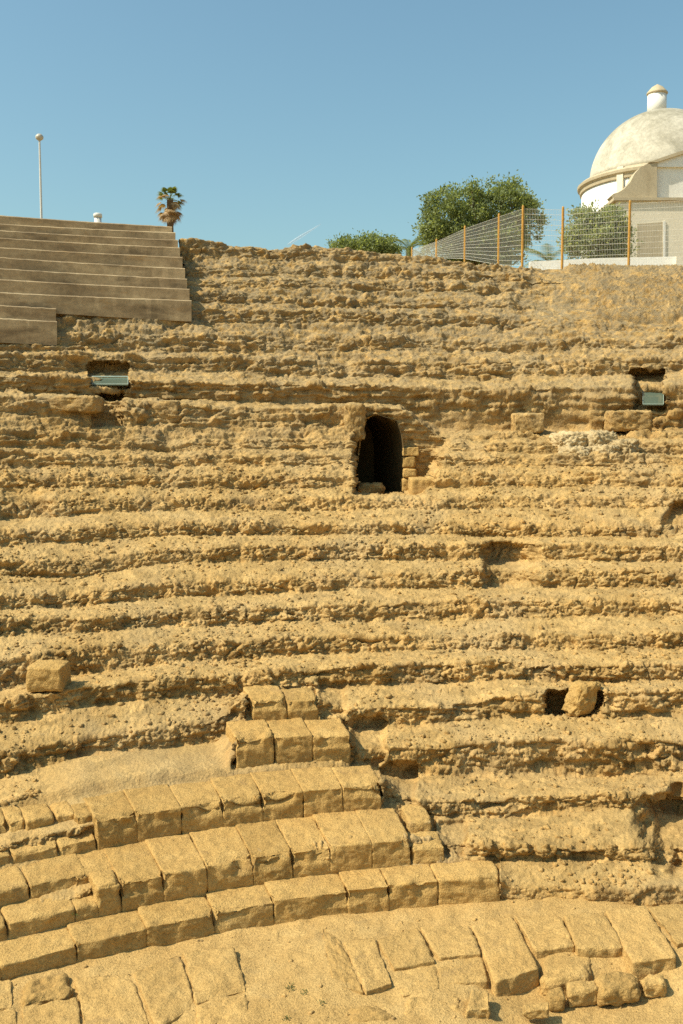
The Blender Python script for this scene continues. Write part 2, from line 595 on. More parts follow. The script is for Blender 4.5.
RHO = []
ZED = []
KIND = []      # 1 on a riser, 0 on a tread
ROWID = []
cuts = [0]
NR, NT = 22, 18
for i in range(NROW):
    D = ROWS[i][0]
    rb = rho_c(D)
    zb = row_z(i, 1, PXG)
    zl = row_z(i, 2, PXG)
    if i + 1 < NROW:
        rn = rho_c(ROWS[i + 1][0])
        zn = row_z(i + 1, 1, PXG)
    else:
        rn = rho_c(D_END)
        zn = zl - .05
    if i == 0: zb = np.minimum(zb, zb[int(342 + 150)] - .10)
    # wear: in places the lip has crumbled back
    wear = np.clip(n1(PXG, .018, 100 + i) * .5 + n1(PXG, .06, 200 + i) * .45, -.2, 1)
    lean = lean0(i) + np.maximum(wear, 0) * (.20 if i < 7 else .28 if i < 11 else .40) * min(1, (rn - rb) * .8)
    zl = zl + .045 * n1(PXG, .012, 305 + i) + .035 * n1(PXG, .04, 300 + i)
    wob = .09 * n1(PXG, .02, 400 + i) * (sstep(228, 240, PXG) if i == 3 else 1)
    under = np.clip(n1(PXG, .04, 500 + i) * 1.1 + .25, 0, 1) * (.10 if i < 11 else .05)
    if i == 3: under = under * sstep(228, 240, PXG)
    if i == 16: under = np.clip(n1(PXG, .03, 500 + i) + .6, 0, 1) * .30
    bz = BLOCKZ.get(i)
    inb = np.zeros(NP)
    if bz:
        inb = ((PXG > bz[0]) & (PXG < bz[1])).astype(float)
    for k in range(NR):
        s = k / NR
        r = rb + wob + lean * s ** 1.2 + under * (1 - s) ** 2 * (1 if s > 0 else .4) + inb * .22
        z = zb + (zl - zb) * s - inb * .10 * s
        RHO.append(r); ZED.append(z); KIND.append(np.full(NP, 1.0 if s > .06 else .5)); ROWID.append(i)
    for k in range(NT):
        s = k / NT
        r0 = rb + wob + lean + inb * .22
        r = r0 + (rn + .0 - r0) * s
        z = zl + (zn - zl) * (s if i < 12 else s ** 1.2)
        if bz:
            z = z - inb * .12 * (1 - sstep(bz[2], bz[2] + .15, r - rb))
        RHO.append(r); ZED.append(z); KIND.append(np.full(NP, .0 if s > (.14 if i < 7 else .28) else .7 * (1 - s / (.14 if i < 7 else .28)))); ROWID.append(i)
    cuts.append(len(RHO))
RHO.append(np.full(NP, rho_c(D_END))); ZED.append(zl - .05); KIND.append(np.zeros(NP)); ROWID.append(NROW - 1)
RHO = np.array(RHO); ZED = np.array(ZED); KIND = np.array(KIND); ROWID = np.array(ROWID)[:, None] * np.ones((1, NP))
under_c = ((PXG < 181)[None, :] & (ROWID >= 20)) | ((PXG < 50)[None, :] & (ROWID >= 19))
ZED = np.where(under_c, ZED - .75, ZED)

# round the profile a little
for _ in range(1):
    for A in (RHO, ZED):
        A[1:-1] = A[1:-1] * .5 + (A[:-2] + A[2:]) * .25

PX2 = np.broadcast_to(PXG[None, :], RHO.shape)
X, Y, Z = polar_pt(PX2, RHO, ZED)
_, PY2 = project(X, Y, Z)


WX = 5 * fbm(np.stack([PX2 * .05, PY2 * .05, PX2 * 0], -1), 3, 301)
WY_ = 4 * fbm(np.stack([PX2 * .05, PY2 * .05, PX2 * 0], -1), 3, 302)


def soft_box(x0, x1, y0, y1, e=2.0, wv=1.0):
    px, py = PX2 + WX * wv, PY2 + WY_ * wv
    return sstep(x0 - e, x0 + e, px) * (1 - sstep(x1 - e, x1 + e, px)) * sstep(y0 - e, y0 + e, py) * (1 - sstep(y1 - e, y1 + e, py))


def soft_ell(cx, cy, rx, ry, e=.25):
    wob_ = .18 * vnoise(np.stack([PX2 * .09, PY2 * .09, PX2 * 0 + cx], -1), 5)
    return 1 - sstep(1 - e, 1 + e, np.hypot((PX2 + WX - cx) / rx, (PY2 + WY_ - cy) / ry) + wob_)


push = np.zeros_like(RHO)
# the cut in front of the doorway: rows 12-15 are set back to the passage wall
rwall = rho_c(28.35)
xb = 411 + np.clip(505 - PY2, 0, 95) * .52 + 2.2 * WX
cutw = sstep(353, 358, PX2 + WX * .8) * (1 - sstep(xb - 9, xb + 7, PX2)) * sstep(408, 411, PY2) * (1 - sstep(487, 497, PY2 + 1.2 * WY_))
push = np.maximum(push, cutw * np.maximum(rwall - RHO, 0))
# openings and broken places
push = np.maximum(push, .60 * soft_box(89, 128, 362, 387, 1.2, .3))
push = np.maximum(push, .85 * soft_box(95, 122, 394, 424, 2.0, .5))
push = np.maximum(push, .95 * soft_box(632, 664, 370, 409, 1.5, .35))
push = np.maximum(push, .55 * soft_ell(678, 516, 13, 13))
push = np.maximum(push, .85 * soft_box(485, 538, 543, 586, 5, .5) * (1 - sstep(508, 540, PX2) * .8))
push = np.maximum(push, 1.0 * soft_box(545, 601, 691, 716, 2.5))
push = np.maximum(push, .8 * soft_ell(680, 830, 32, 40, .45))
push = np.maximum(push, .30 * soft_ell(20, 508, 30, 17, .5))
for (x0_, x1_, y0_, y1_, d_) in ((319, 345, 682, 716, .20), (351, 384, 716, 764, .24), (382, 414, 764, 806, .26), (437, 466, 822, 854, .24)):
    push = np.maximum(push, d_ * soft_box(x0_, x1_, y0_, y1_, 4, .5))
keep = push > .001
r2 = np.minimum(RHO + push, rho_c(37.5))
Xn, Yn, Zn = ptr(PX2, PY2, r2)
X = np.where(keep, Xn, X); Y = np.where(keep, Yn, Y); Z = np.where(keep, Zn, Z)
hole = cutw > .5

# displacement
Pw = np.stack([X, Y, Z], -1).astype(np.float32)
du = np.gradient(Pw, axis=1)
dv = np.gradient(Pw, axis=0)
nrm = np.cross(du, dv)
nrm /= np.maximum(np.linalg.norm(nrm, axis=-1, keepdims=True), 1e-9)
# smooth normals so lumps stand out the same way on riser and tread
for _ in range(2):
    nrm[1:-1] = (nrm[:-2] + 2 * nrm[1:-1] + nrm[2:]) / 4
KIND[(ROWID == 3) & (PX2 < 232)] = 0
KIND[(ROWID == 2) & (PX2 < 232) & (KIND < .8)] = 0
riser = KIND.copy()
# the steeper the surface, the rougher: dirt lies on the flat
steep = np.clip(1.15 - nrm[..., 2], 0, 1)
upper = sstep(9.5, 14, ROWID)
body = np.clip(riser * .95 + .07, 0, 1)
rough = body * (1 - upper) + np.clip(.45 + .55 * np.maximum(riser, steep), 0, 1) * upper
gravel = upper * sstep(520, 560, PX2) * (1 - sstep(322, 330, PY2)) * sstep(0, 1, ROWID - 18)   # the bare slope below the fence
rough = rough * (1 - .55 * gravel)
# how rubbly each stretch is
patch = np.clip(.75 + .9 * fbm(Pw * np.array([.55, .55, 1.4], np.float32), 3, 301), .15, 1.5)
warp = .30 * np.stack([fbm(Pw * 2.2, 2, 91), fbm(Pw * 2.2, 2, 93), fbm(Pw * 2.2, 2, 94)], -1)
big = fbm(Pw * np.array([.9, .9, 1.6], np.float32), 3, 3)
f1, f2, fi = worley(Pw * np.array([2.1, 2.1, 3.4], np.float32) + warp * 1.5, 21, True)
g1, g2, gi = worley(Pw * np.array([5.2, 5.2, 7.5], np.float32) + warp * 2, 22, True)
q1, q2, qi = worley(Pw * np.array([2.2, 2.2, 7.5], np.float32) + warp * 2, 25, True)
gU = 1 - .6 * upper
k1, k2, ki = worley(Pw * 11.0 + warp * 2, 23, True)
fine = fbm(Pw * 12, 4, 31, .65)
strata = fbm(np.stack([X * .6, Y * .6, Z * 7.0], -1) + warp, 4, 41, .6)
lump = fbm(Pw * 1.3, 2, 77)
edge1 = sstep(.0, .22, f2 - f1)
edge2 = sstep(.0, .25, g2 - g1)
edge3 = sstep(.0, .3, k2 - k1)
disp = rough * .12 * big
disp += rough * patch * (.15 * (fi - .55) * edge1 - .04 * (1 - edge1) + gU * (.06 * (gi - .5) * edge2 - .03 * (1 - edge2)) + (.35 + .65 * upper) * .12 * (qi - .5) * sstep(0, .2, q2 - q1) + .045 * (ki - .5) * edge3)
disp += rough * (.07 * (.5 - f1) + .035 * gU * (.5 - g1) + .085 * (1 - .35 * upper) * fine)
disp += rough * upper * (.15 * strata) * (1 - gravel)
tt = Z / .21 + 1.1 * fbm(np.stack([X * .22, Y * .22, Z * .5], -1), 3, 402) + .25 * fbm(Pw * 1.5, 2, 404)
saw = tt - np.floor(tt)
saw = sstep(0, .25, saw) * (1 - .75 * saw)
disp += rough * (.55 + .25 * upper) * .11 * (saw - .4) * (1 - .7 * gravel) * np.clip(.6 + fbm(Pw * .7, 2, 403), .2, 1.2)
# hollows eaten into the risers
hol = np.clip(fbm(Pw * np.array([1.7, 1.7, 3.0], np.float32) + 9, 3, 88) - .12, 0, 1)
disp -= rough * .28 * hol
disp += (1 - rough) * (.035 * big + .034 * fine + .05 * np.clip(.30 - k1, 0, 1) * (ki > .7) + .05 * np.clip(.32 - g1, 0, 1) * (gi > .75))
disp *= np.where(ROWID < 1, .40, 1.0)
terr = ((ROWID == 3) | ((ROWID == 2) & (KIND < .05))) * (1 - sstep(225, 236, PX2)) * (1 - .8 * sstep(70, 30, PX2))
disp *= 1 - .7 * terr
# crisp faces of the plain wall beside the doorway and of the cut
wallz = (np.abs(ROWID - 16) < .5) * sstep(415, 440, PX2) * (1 - sstep(585, 610, PX2)) * sstep(410, 414, PY2) * (1 - sstep(430, 433, PY2))
disp *= 1 - .6 * wallz
disp *= 1 - .2 * cutw
Pw = Pw + nrm * disp[..., None]
# horizontal slack so columns are not too straight
Pw[..., 0] += .035 * rough * fbm(Pw * 5.0, 2, 55)

# door outline in the picture; faces inside it are left out
DOOR = [(357.5, 493), (358, 455), (361, 432), (366, 419), (375, 414), (388, 416.5), (397, 423), (402, 434), (404, 448), (404.5, 495)]


def in_poly(px, py, poly):
    inside = np.zeros(px.shape, bool)
    n = len(poly)
    for k in range(n):
        x0, y0 = poly[k]
        x1, y1 = poly[(k + 1) % n]
        cond = ((y0 > py) != (y1 > py))
        xi = (x1 - x0) * (py - y0) / ((y1 - y0) if y1 != y0 else 1e-9) + x0
        inside ^= cond & (px < xi)
    return inside


dhole = in_poly(PX2, PY2, DOOR) & (cutw > .35)
face_hole = dhole[:-1, :-1] & dhole[1:, :-1] & dhole[:-1, 1:] & dhole[1:, 1:]

bank = thing('ruined_seating', (OX, OY + 13.5, 0), 'huge crumbling sandy stone seating bank of an ancient theatre, rising in curved eroded rows', 'theatre ruin')
SURF = Pw
for i in range(NROW):
    a, b_ = cuts[i], cuts[i + 1]
    sub = Pw[a:b_ + 1]
    nr, nc = sub.shape[:2]
    idx = np.arange(nr * nc).reshape(nr, nc)
    F = np.stack([idx[:-1, :-1], idx[:-1, 1:], idx[1:, 1:], idx[1:, :-1]], -1)
    ok = ~face_hole[a:b_]
    F = F[ok]
    V = sub.reshape(-1, 3)
    used = np.zeros(len(V), bool)
    used[F.ravel()] = True
    remap = np.cumsum(used) - 1
    o = obj('seat_row', V[used], remap[F], M['ruin'], bank)
    if i == 16:
        o['label'] = 'tall rough wall face above the walkway with the arched doorway'
    if i == 19:
        o['label'] = 'grey brown eroded row ending at the gravel slope'

# ------------------------------------------------------------------ stones: rounded, worn hexahedra
def cube_lattice(n):
    pts = {}
    V = []
    F = []

    def vid(p):
        if p not in pts:
            pts[p] = len(V)
            V.append(p)
        return pts[p]
    for ax in range(3):
        for side in (0, n):
            for a in range(n):
                for b in range(n):
                    q = []
                    for (u, v) in ((a, b), (a + 1, b), (a + 1, b + 1), (a, b + 1)):
                        p = [0, 0, 0]
                        p[ax] = side
                        p[(ax + 1) % 3] = u
                        p[(ax + 2) % 3] = v
                        q.append(vid(tuple(p)))
                    F.append(q if side else q[::-1])
    return np.array(V, float) / n, np.array(F)


LAT = {n: cube_lattice(n) for n in (10, 16, 26, 34)}


def hexa(name, bot, top, mat, parent=None, r=.05, amp=.02, n=26, seed=0, chip=.0, freq=1.0, origin=None, label=None, sculpt=None, cont=False):
    """a worn stone between two quads (front-left, front-right, back-right, back-left)"""
    U, F = LAT[n]
    bot = np.asarray(bot, float)
    top = np.asarray(top, float)
    size = np.array([np.linalg.norm(top[1] - top[0]), np.linalg.norm(top[3] - top[0]), np.linalg.norm(top[0] - bot[0])])
    h = size / 2
    p = (U - .5) * size
    rr = min(r, .45 * size.min())
    seedv = np.array([seed * 3.7, seed * 1.3, seed * 2.1])
    # wear: the rounding grows in patches
    if cont:
        u0, v0 = U[:, 0:1], U[:, 1:2]
        pw = (1 - u0) * (1 - v0) * top[0] + u0 * (1 - v0) * top[1] + u0 * v0 * top[2] + (1 - u0) * v0 * top[3]
        pw = pw + np.array([0, 0, 1.0]) * (U[:, 2:3] - 1) * size[2]
    else:
        pw = p * freq + seedv
    wn = fbm(p * 2.2 * freq + seedv, 3, 5)
    R = np.clip(rr * (1 + 1.1 * wn), .01, .45 * size.min())[:, None]
    q = np.clip(p, -(h - R), h - R)
    d = p - q
    ln = np.linalg.norm(d, axis=1, keepdims=True)
    p2 = q + R * d / np.maximum(ln, 1e-9)
    nn = d / np.maximum(ln, 1e-9)
    disp = amp * (1.2 * fbm(pw * 3.2, 4, 9) + .9 * fbm(pw * 11, 3, 13))
    c1, c2 = worley(pw * 5.5, 3)
    disp += amp * .55 * (.45 - c1)
    if chip:
        cn = vnoise(pw * 2.0, 33)
        cn = .7 * cn + .45 * vnoise(pw * 6.5, 34)
        dist = np.hypot(U[:, 1] * size[1], (1 - U[:, 2]) * size[2])
        front = np.clip(1 - dist / .20, 0, 1) ** .7
        disp -= 1.5 * chip * np.clip(cn + .30, 0, 1) * front
    p2 = p2 + nn * disp[:, None]
    w = p2 / size + .5
    if sculpt is not None:
        w = sculpt(w)
    u, v, t = w[:, 0:1], w[:, 1:2], w[:, 2:3]

    def quad(Q):
        return (1 - u) * (1 - v) * Q[0] + u * (1 - v) * Q[1] + u * v * Q[2] + (1 - u) * v * Q[3]
    W = quad(bot) * (1 - t) + quad(top) * t
    if origin is None and parent is None:
        origin = bot.mean(0)
    o = obj(name, W, F, mat, parent, origin=origin)
    if label: o['label'] = label
    return o


def rz(i, px, which=2):
    return float(row_z(i, which, np.array([float(px)]))[0])


FIT = {}
for _i, (_a, _b) in {0: (0, 495), 1: (85, 427), 2: (85, 385), 3: (240, 345), 4: (247, 317)}.items():
    _x = np.linspace(_a, _b, 30)
    FIT[_i] = (np.polyfit(_x, row_z(_i, 2, _x), 1), np.polyfit(_x, row_z(_i, 1, _x), 1))


def arc_block(i, x0, x1, depth, parent, seed, ztop=None, zbot=None, gap=.012, front=0.0, n=26, r=.045, amp=.02, chip=.03, mat='block', label=None, sculpt=None, dz=0.0, skew=0.0):
    """a block of tier i between two picture columns measured along its lip"""
    rb = rho_c(ROWS[i][0]) + .03 + front
    xm = (x0 + x1) / 2
    zt = (float(np.polyval(FIT[i][0], xm)) if ztop is None else ztop) + dz
    zb = (float(np.polyval(FIT[i][1], xm)) - .14) if zbot is None else zbot
    crn = []
    for x, sgn in ((x0, 1), (x1, -1)):
        a = polar_pt(np.array([float(x)]), np.array([rb]), np.array([zt]))
        th = math.atan2(float(a[1][0]) - OY, float(a[0][0]) - OX) - sgn * gap / rb
        crn.append(th)
    tl, trr = crn

    def P(th, rad, z):
        return (OX + rad * math.cos(th), OY + rad * math.sin(th), z)
    top = [P(tl, rb + skew, zt), P(trr, rb, zt), P(trr, rb + depth, zt), P(tl, rb + depth + skew, zt)]
    bot = [P(tl, rb + skew - .01, zb), P(trr, rb - .01, zb), P(trr, rb + depth, zb), P(tl, rb + depth + skew, zb)]
    return hexa('seat_block', bot, top, M[mat], parent, r, amp, n, seed, chip, label=label, sculpt=sculpt, cont=True)


def notch(depth_frac, drop_frac, side=None):
    """front part of the block cut down to a lower ledge"""
    def f(w):
        w = w.copy()
        m = (w[:, 1] < depth_frac)
        if side: m &= side(w)
        hi = w[:, 2] > 1 - drop_frac
        # clamp the cut part
        w[m & hi, 2] = 1 - drop_frac + .02 * np.sin(w[m & hi, 0] * 9)
        return w
    return f


def tier(i, joints, depth, label, group, **kw):
    xm = (max(joints[0], 0) + joints[-1]) / 2
    c = polar_pt(np.array([xm]), np.array([rho_c(ROWS[i][0])]), np.array([rz(i, xm, 1)]))
    t = thing('seat_tier', (float(c[0][0]), float(c[1][0]), float(c[2][0])), label, 'stone seating', group)
    for k in range(len(joints) - 1):
        kk = dict(kw)
        over = kk.pop('over', {}).get(k, {})
        kk.update(over)
        rr_ = random.Random(i * 50 + k)
        lo_, hi_ = kk.pop('drop', (-.008, .006))
        kk.setdefault('dz', rr_.uniform(lo_, hi_))
        kk.setdefault('front', rr_.uniform(-.006, .008))
        arc_block(i, joints[k], joints[k + 1], kk.pop('depth', depth + rr_.uniform(-.08, .05)), t, i * 40 + k + 1, **kk)
    return t


GT = 'tiers of dressed seat blocks'
tier(0, [-128, -62, 1, 77, 147, 215, 274, 348, 389, 438, 502], .62, 'lowest tier of worn dressed blocks, curving along the foot of the seats', GT, r=.006, chip=.05, gap=-.003, drop=(-.003, .003),
     over={9: dict(chip=.09, r=.05), 8: dict(chip=.08)})
t1 = tier(1, [75, 122, 164, 207, 253.5, 293, 330.5, 372.5, 411], 1.32, 'second tier of dressed blocks from the bottom, its left end cut into a lower ledge', GT, r=.012, chip=.10, gap=-.002,
          over={0: dict(front=.45, depth=.9), 1: dict(chip=.12), 3: dict(chip=.12), 5: dict(chip=.12)})
z2 = rz(1, 200)
for (x0, x1, sd) in ((-118, -60, 911), (-60, 8, 912), (8, 76, 913), (75, 100, 914)):
    arc_block(1, x0, x1, 1.2, t1, sd, ztop=z2 - .22, r=.04, chip=.03, gap=.002)
for (x0, x1, sd) in ((-110, -45, 921), (-45, 30, 922), (30, 88, 923)):
    arc_block(1, x0, x1, .85, t1, sd, ztop=z2 - .02, front=.52, r=.04, chip=.06, gap=.002)
arc_block(1, 96, 122, .5, t1, 924, ztop=z2, r=.05, chip=.05)
# the end of that tier: a lower front piece before a longer back piece
zt = rz(1, 400)
arc_block(1, 411.5, 447, .60, t1, 901, ztop=zt - .13, r=.04, chip=.03, label='lower front block at the end of the tier')
arc_block(1, 409, 433, .72, t1, 902, ztop=zt - .0, front=.62, r=.04, chip=.02)
t2 = tier(2, [97, 137, 181.5, 223, 263, 303.5, 343, 381.5], 1.02, 'third tier of dressed blocks from the bottom, in front of the bare earth', GT, r=.014, chip=.11, gap=-.002,
          over={1: dict(chip=.06), 3: dict(chip=.15), 5: dict(chip=.15), 6: dict(chip=.15)})
z3 = rz(2, 150)
for (x0, x1, sd) in ((-110, -50, 931), (-50, 12, 932), (12, 59, 933), (59, 97, 934)):
    arc_block(2, x0, x1, .95, t2, sd, ztop=z3 - .26, r=.05, chip=.05, gap=.002)
for (x0, x1, sd, fr) in ((-60, 8, 941, .62), (8, 26, 942, .60), (26, 56, 943, .52), (56, 76, 944, .5), (76, 99, 945, .3)):
    arc_block(2, x0, x1, .6, t2, sd, ztop=z3 - .03, front=fr, r=.05, chip=.06, gap=.003)
tier(3, [236, 275, 313, 351], 1.05, 'short row of three dressed blocks standing on the bare earth tread', GT, r=.025, chip=.09, gap=.002,
     over={0: dict(chip=.14)})
tier(4, [252, 287, 319], .85, 'pair of dressed blocks at the top of the block stair', GT, r=.04, chip=.09, gap=.004, over={0: dict(depth=.95, chip=.14)})

# block standing alone on the left
def lone(name, px0, px1, py_top, py_foot, Yd, depth, label, cat, mat='block', seed=0, r=.05, amp=.02, chip=.03, group=None, rot=0.0, n=26, tilt=0.0, freq=1.0, parent=None):
    a = pt(px0, py_foot, Yd)
    b = pt(px1, py_foot, Yd)
    zt_ = pt((px0 + px1) / 2, py_top, Yd)[2]
    w = b[0] - a[0]
    c = np.array([(a[0] + b[0]) / 2, Yd + depth / 2, 0])
    ca, sa = math.cos(rot), math.sin(rot)

    def P(dx, dy, z, sh=0):
        return (c[0] + dx * ca - dy * sa + sh, c[1] + dx * sa + dy * ca, z)
    z0 = min(a[2], b[2])
    sh = tilt * (zt_ - z0)
    bot = [P(-w / 2, -depth / 2, z0), P(w / 2, -depth / 2, z0), P(w / 2, depth / 2, z0), P(-w / 2, depth / 2, z0)]
    top = [P(-w / 2, -depth / 2, zt_, sh), P(w / 2, -depth / 2, zt_, sh), P(w / 2, depth / 2, zt_, sh), P(-w / 2, depth / 2, zt_, sh)]
    o = hexa(name, bot, top, M[mat], parent, r, amp, n, seed, chip, freq=freq)
    if parent is None: tag(o, label, cat, group)
    elif label: o['label'] = label
    return o


Yl = float(ptr(np.array([45.]), np.array([690.]), np.array([rho_c(18.2)]))[1][0])
lone('stone_block', 26, 62, 668, 693, Yl, .62, 'single squared stone block standing alone on an eroded row at the left', 'stone block', seed=71, chip=.05, r=.05, amp=.022)
Yb = float(ptr(np.array([585.]), np.array([716.]), np.array([rho_c(17.1)]))[1][0])
lone('fallen_stone', 567, 592, 685, 718, Yb, .42, 'brown boulder leaning in the broken gap of a row', 'boulder', mat='block', seed=72, r=.16, amp=.05, chip=.02, rot=.35, tilt=.28)
tag(bpy.data.objects['fallen_stone'], 'brown boulder leaning in the broken gap of a row', 'boulder')

# blocks set in the walkway wall
Yw = lambda px, py, D: float(ptr(np.array([float(px)]), np.array([float(py)]), np.array([rho_c(D)]))[1][0])
GB = 'worn blocks lying along the walkway'
lone('stone_block', 515, 545, 413, 433, Yw(530, 430, 28.3), .8, 'small squared block on the walkway, between the doorway and the pale rubble', 'stone block', 'ruin', 73, .07, .04, .03, GB)
lone('stone_block', 611, 652, 411, 431, Yw(630, 430, 28.3), .8, 'wide rounded block directly below the right glazed opening', 'stone block', 'ruin', 74, .09, .05, .03, GB)
lone('stone_block', 121, 178, 400, 424, Yw(150, 424, 28.25), 1.0, 'long rounded block right of the gap below the left glazed opening', 'stone block', 'ruin', 75, .10, .05, .03, GB)
lone('stone_block', 17, 96, 396, 412, Yw(55, 412, 28.05), 1.1, 'long worn block left of the gap below the left glazed opening', 'stone block', 'ruin', 76, .10, .055, .03, GB, n=34)

# pale rubble lump
pr = thing('rubble_lump', pt(600, 463, Yw(600, 455, 27.0)), 'pale greyish lump of broken rubble masonry sticking out of the seats', 'rubble')
for (x0, x1, y0, y1, sd, dd) in ((556, 590, 433, 452, 1, 27.2), (586, 618, 432, 455, 2, 27.3), (598, 624, 446, 464, 3, 26.75), (614, 637, 441, 461, 4, 26.9), (562, 600, 447, 461, 5, 26.85)):
    lone('rubble_stone', x0, x1, y0, y1, Yw((x0 + x1) / 2, y1, dd), .8, None, None, 'pale', 80 + sd, .22, .08, 0, parent=pr, freq=1.4, rot=.2 * sd)

# ------------------------------------------------------------------ doorway: passage and jambs
Yd0 = Yw(381, 450, 28.25)
ring = [pt(x, y, Yd0 - .12) for x, y in DOOR]
V = []
F = []
nd = len(ring)
steps = [0, .25, .6, 1.2, 2.2, 3.6]
for s in steps:
    for k, p in enumerate(ring):
        grow = .16 * min(s, .5)
        cx = (ring[0][0] + ring[-1][0]) / 2
        q = p.copy()
        q[0] = cx + (p[0] - cx) * (1 + grow) - .22 * s
        q[1] += s
        q[2] += (.05 * math.sin(k * 2.3 + s * 4))
        V.append(q)
for j in range(len(steps) - 1):
    for k in range(nd):
        k2 = (k + 1) % nd
        F.append((j * nd + k, (j + 1) * nd + k, (j + 1) * nd + k2, j * nd + k2))
F.append(tuple((len(steps) - 1) * nd + k for k in range(nd)))
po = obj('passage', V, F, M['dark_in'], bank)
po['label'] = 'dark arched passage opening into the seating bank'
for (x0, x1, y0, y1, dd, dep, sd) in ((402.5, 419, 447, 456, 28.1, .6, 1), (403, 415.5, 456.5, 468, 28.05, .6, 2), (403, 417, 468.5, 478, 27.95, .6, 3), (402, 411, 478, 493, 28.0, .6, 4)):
    lone('jamb_stone', x0, x1, y0, y1, Yw(410, y1, dd), dep, None, None, 'block', 60 + sd, .05, .02, .02, parent=bank, n=16)
lone('jamb_stone', 411, 441, 479, 509, Yw(425, 509, 26.0), 1.2, 'large pale squared stone at the foot of the doorway', None, 'block', 66, .05, .02, .03, parent=bank)
lone('jamb_stone', 344.5, 365, 404, 441, Yw(355, 441, 27.9), .8, 'upright rock forming the left side of the doorway', None, 'ruin', 67, .14, .05, .03, parent=bank)
lone('jamb_stone', 358, 384, 484, 496, Yw(370, 496, 27.6), .7, None, None, 'ruin', 68, .14, .05, .03, parent=bank, n=16)

# ------------------------------------------------------------------ glazed openings
def glazing(name, corners, Y0, label, frame_px):
    c = pt(sum(p[0] for p in corners) / 4, corners[0][1], Y0)
    t = thing(name, c, label, 'glass cover', 'glazed openings in the seating bank')
    mb = MB()
    fl, fr, br, bl = [pt(p[0], p[1], p[2]) for p in corners]
    n = np.cross(fr - fl, bl - fl)
    n /= np.linalg.norm(n)
    mb.prism([fl, fr, br, bl], n * -.02)
    mb.build('pane', M['glass'], t)
    mb = MB()
    up = np.array([0, 0, .025])
    mb.tube([fl + up, fr + up], .012, 6)
    mb.tube([bl + up, br + up], .022, 6)
    mb.tube([fl + up, bl + up], .009, 6)
    mb.tube([fr + up, br + up], .009, 6)
    mb.build('frame', M['frame'], t)
    return t


Yg = Yw(109, 385, 29.35)
glazing('glass_cover', [(92, 385, Yg), (128, 385, Yg), (128, 377.5, Yg + .75), (92, 377.5, Yg + .75)], Yg, 'pale green glass cover in the rectangular opening at the left, below the concrete steps', 1)
Yg2 = Yw(650, 407, 29.3)
glazing('glass_cover', [(643, 405, Yg2), (663.5, 405, Yg2), (663.5, 391, Yg2 + 1.0), (643, 391, Yg2 + 1.0)], Yg2, 'dark green glass cover in the opening at the right edge', 1)

# ------------------------------------------------------------------ concrete steps, upper left
CL = [215, 223.5, 230, 237.5, 247, 257, 268, 279, 292, 305]          # lips at x=0 from the top, last = foot
CR = [227, 232.5, 240, 247.5, 257, 268, 278.5, 288.5, 300, 317]       # the same at the right end
ends = [172, 175.5, 178, 180, 182.5, 185, 187, 189.5, 191.5]
tC = thing('concrete_steps', pt(100, 318, 29.5), 'flight of weathered brown concrete steps restored on the upper left of the ruin', 'concrete steps')


def cstep(Dc, z_lip_L, z_lip_R, z_foot_L, z_foot_R, x_end, depth, seed, x_start=-150):
    xs = np.linspace(x_start, x_end, 60)
    rf = rho_c(Dc)
    lo = np.interp(xs, [0, 185], [z_foot_L, z_foot_R])
    hi = np.interp(xs, [0, 185], [z_lip_L, z_lip_R])
    b = .03
    prof = [(0, 0), (0, -b), (b, 0), (depth, 0), (depth, 1)]
    V = []
    nz = n1(xs, .6, seed) * .012
    for k, x in enumerate(xs):
        for (dr, z) in ((0, lo[k] - .1), (0, hi[k] - b), (b, hi[k]), (depth, hi[k]), (depth, lo[k] - .1)):
            a = polar_pt(np.array([x]), np.array([rf + dr + (nz[k] if dr <= b else 0)]), np.array([z + (nz[k] if z > lo[k] else 0)]))
            V.append((float(a[0][0]), float(a[1][0]), float(a[2][0])))
    F = []
    m = 5
    for k in range(len(xs) - 1):
        for j in range(m):
            j2 = (j + 1) % m
            F.append((k * m + j, (k + 1) * m + j, (k + 1) * m + j2, k * m + j2))
    F.append(tuple(range(m)))
    F.append(tuple((len(xs) - 1) * m + j for j in range(m))[::-1])
    return obj('step', V, F, M['concrete'], tC)


nS = 9
for k in range(nS):
    Dk = 32.05 + .44 * (nS - 1 - k)
    rf = rho_c(Dk)
    zc = lambda x, y: float(ptr(np.array([float(x)]), np.array([float(y)]), np.array([rf]))[2][0])
    cstep(Dk, zc(0, CL[k]), zc(185, CR[k]), zc(0, CL[k + 1] + 1.0), zc(185, CR[k + 1] + 1.0), ends[k], 1.1 if k else 2.2, 40 + k)
for (Dk, yl, yf, xe) in ((31.75, 305, 318, 56), (31.4, 318, 338, 57)):
    rf = rho_c(Dk)
    zc = lambda x, y: float(ptr(np.array([float(x)]), np.array([float(y)]), np.array([rf]))[2][0])
    cstep(Dk, zc(0, yl), zc(185, yl + 9), zc(0, yf + 1), zc(185, yf + 10), xe, 1.1, 60 + int(Dk * 2))

# ------------------------------------------------------------------ foot of the bank: ground, slabs, paving
ZS = rz(0, 342, 1) + .0        # level of the slab tops at the foot of the lowest tier
ZG = ZS - .20


def ground_h(X, Y):
    """rough earth floor of the orchestra; higher towards the foot of the seats"""
    P = np.stack([X, Y, X * 0], -1)
    rho = np.hypot(X - OX, Y - OY)
    base = ZS - .03 - .20 * sstep(12.9, 11.9, rho + .35 * fbm(P * .6, 2, 66)) * sstep(1.0, 2.6, X) - .05 * sstep(12.6, 11.9, rho) * sstep(-.8, .6, X) + .05 * sstep(11.4, 10.4, rho) * sstep(0, 2, X)
    return base + .05 * fbm(P * .9, 3, 61) + .022 * fbm(P * 5, 3, 62)


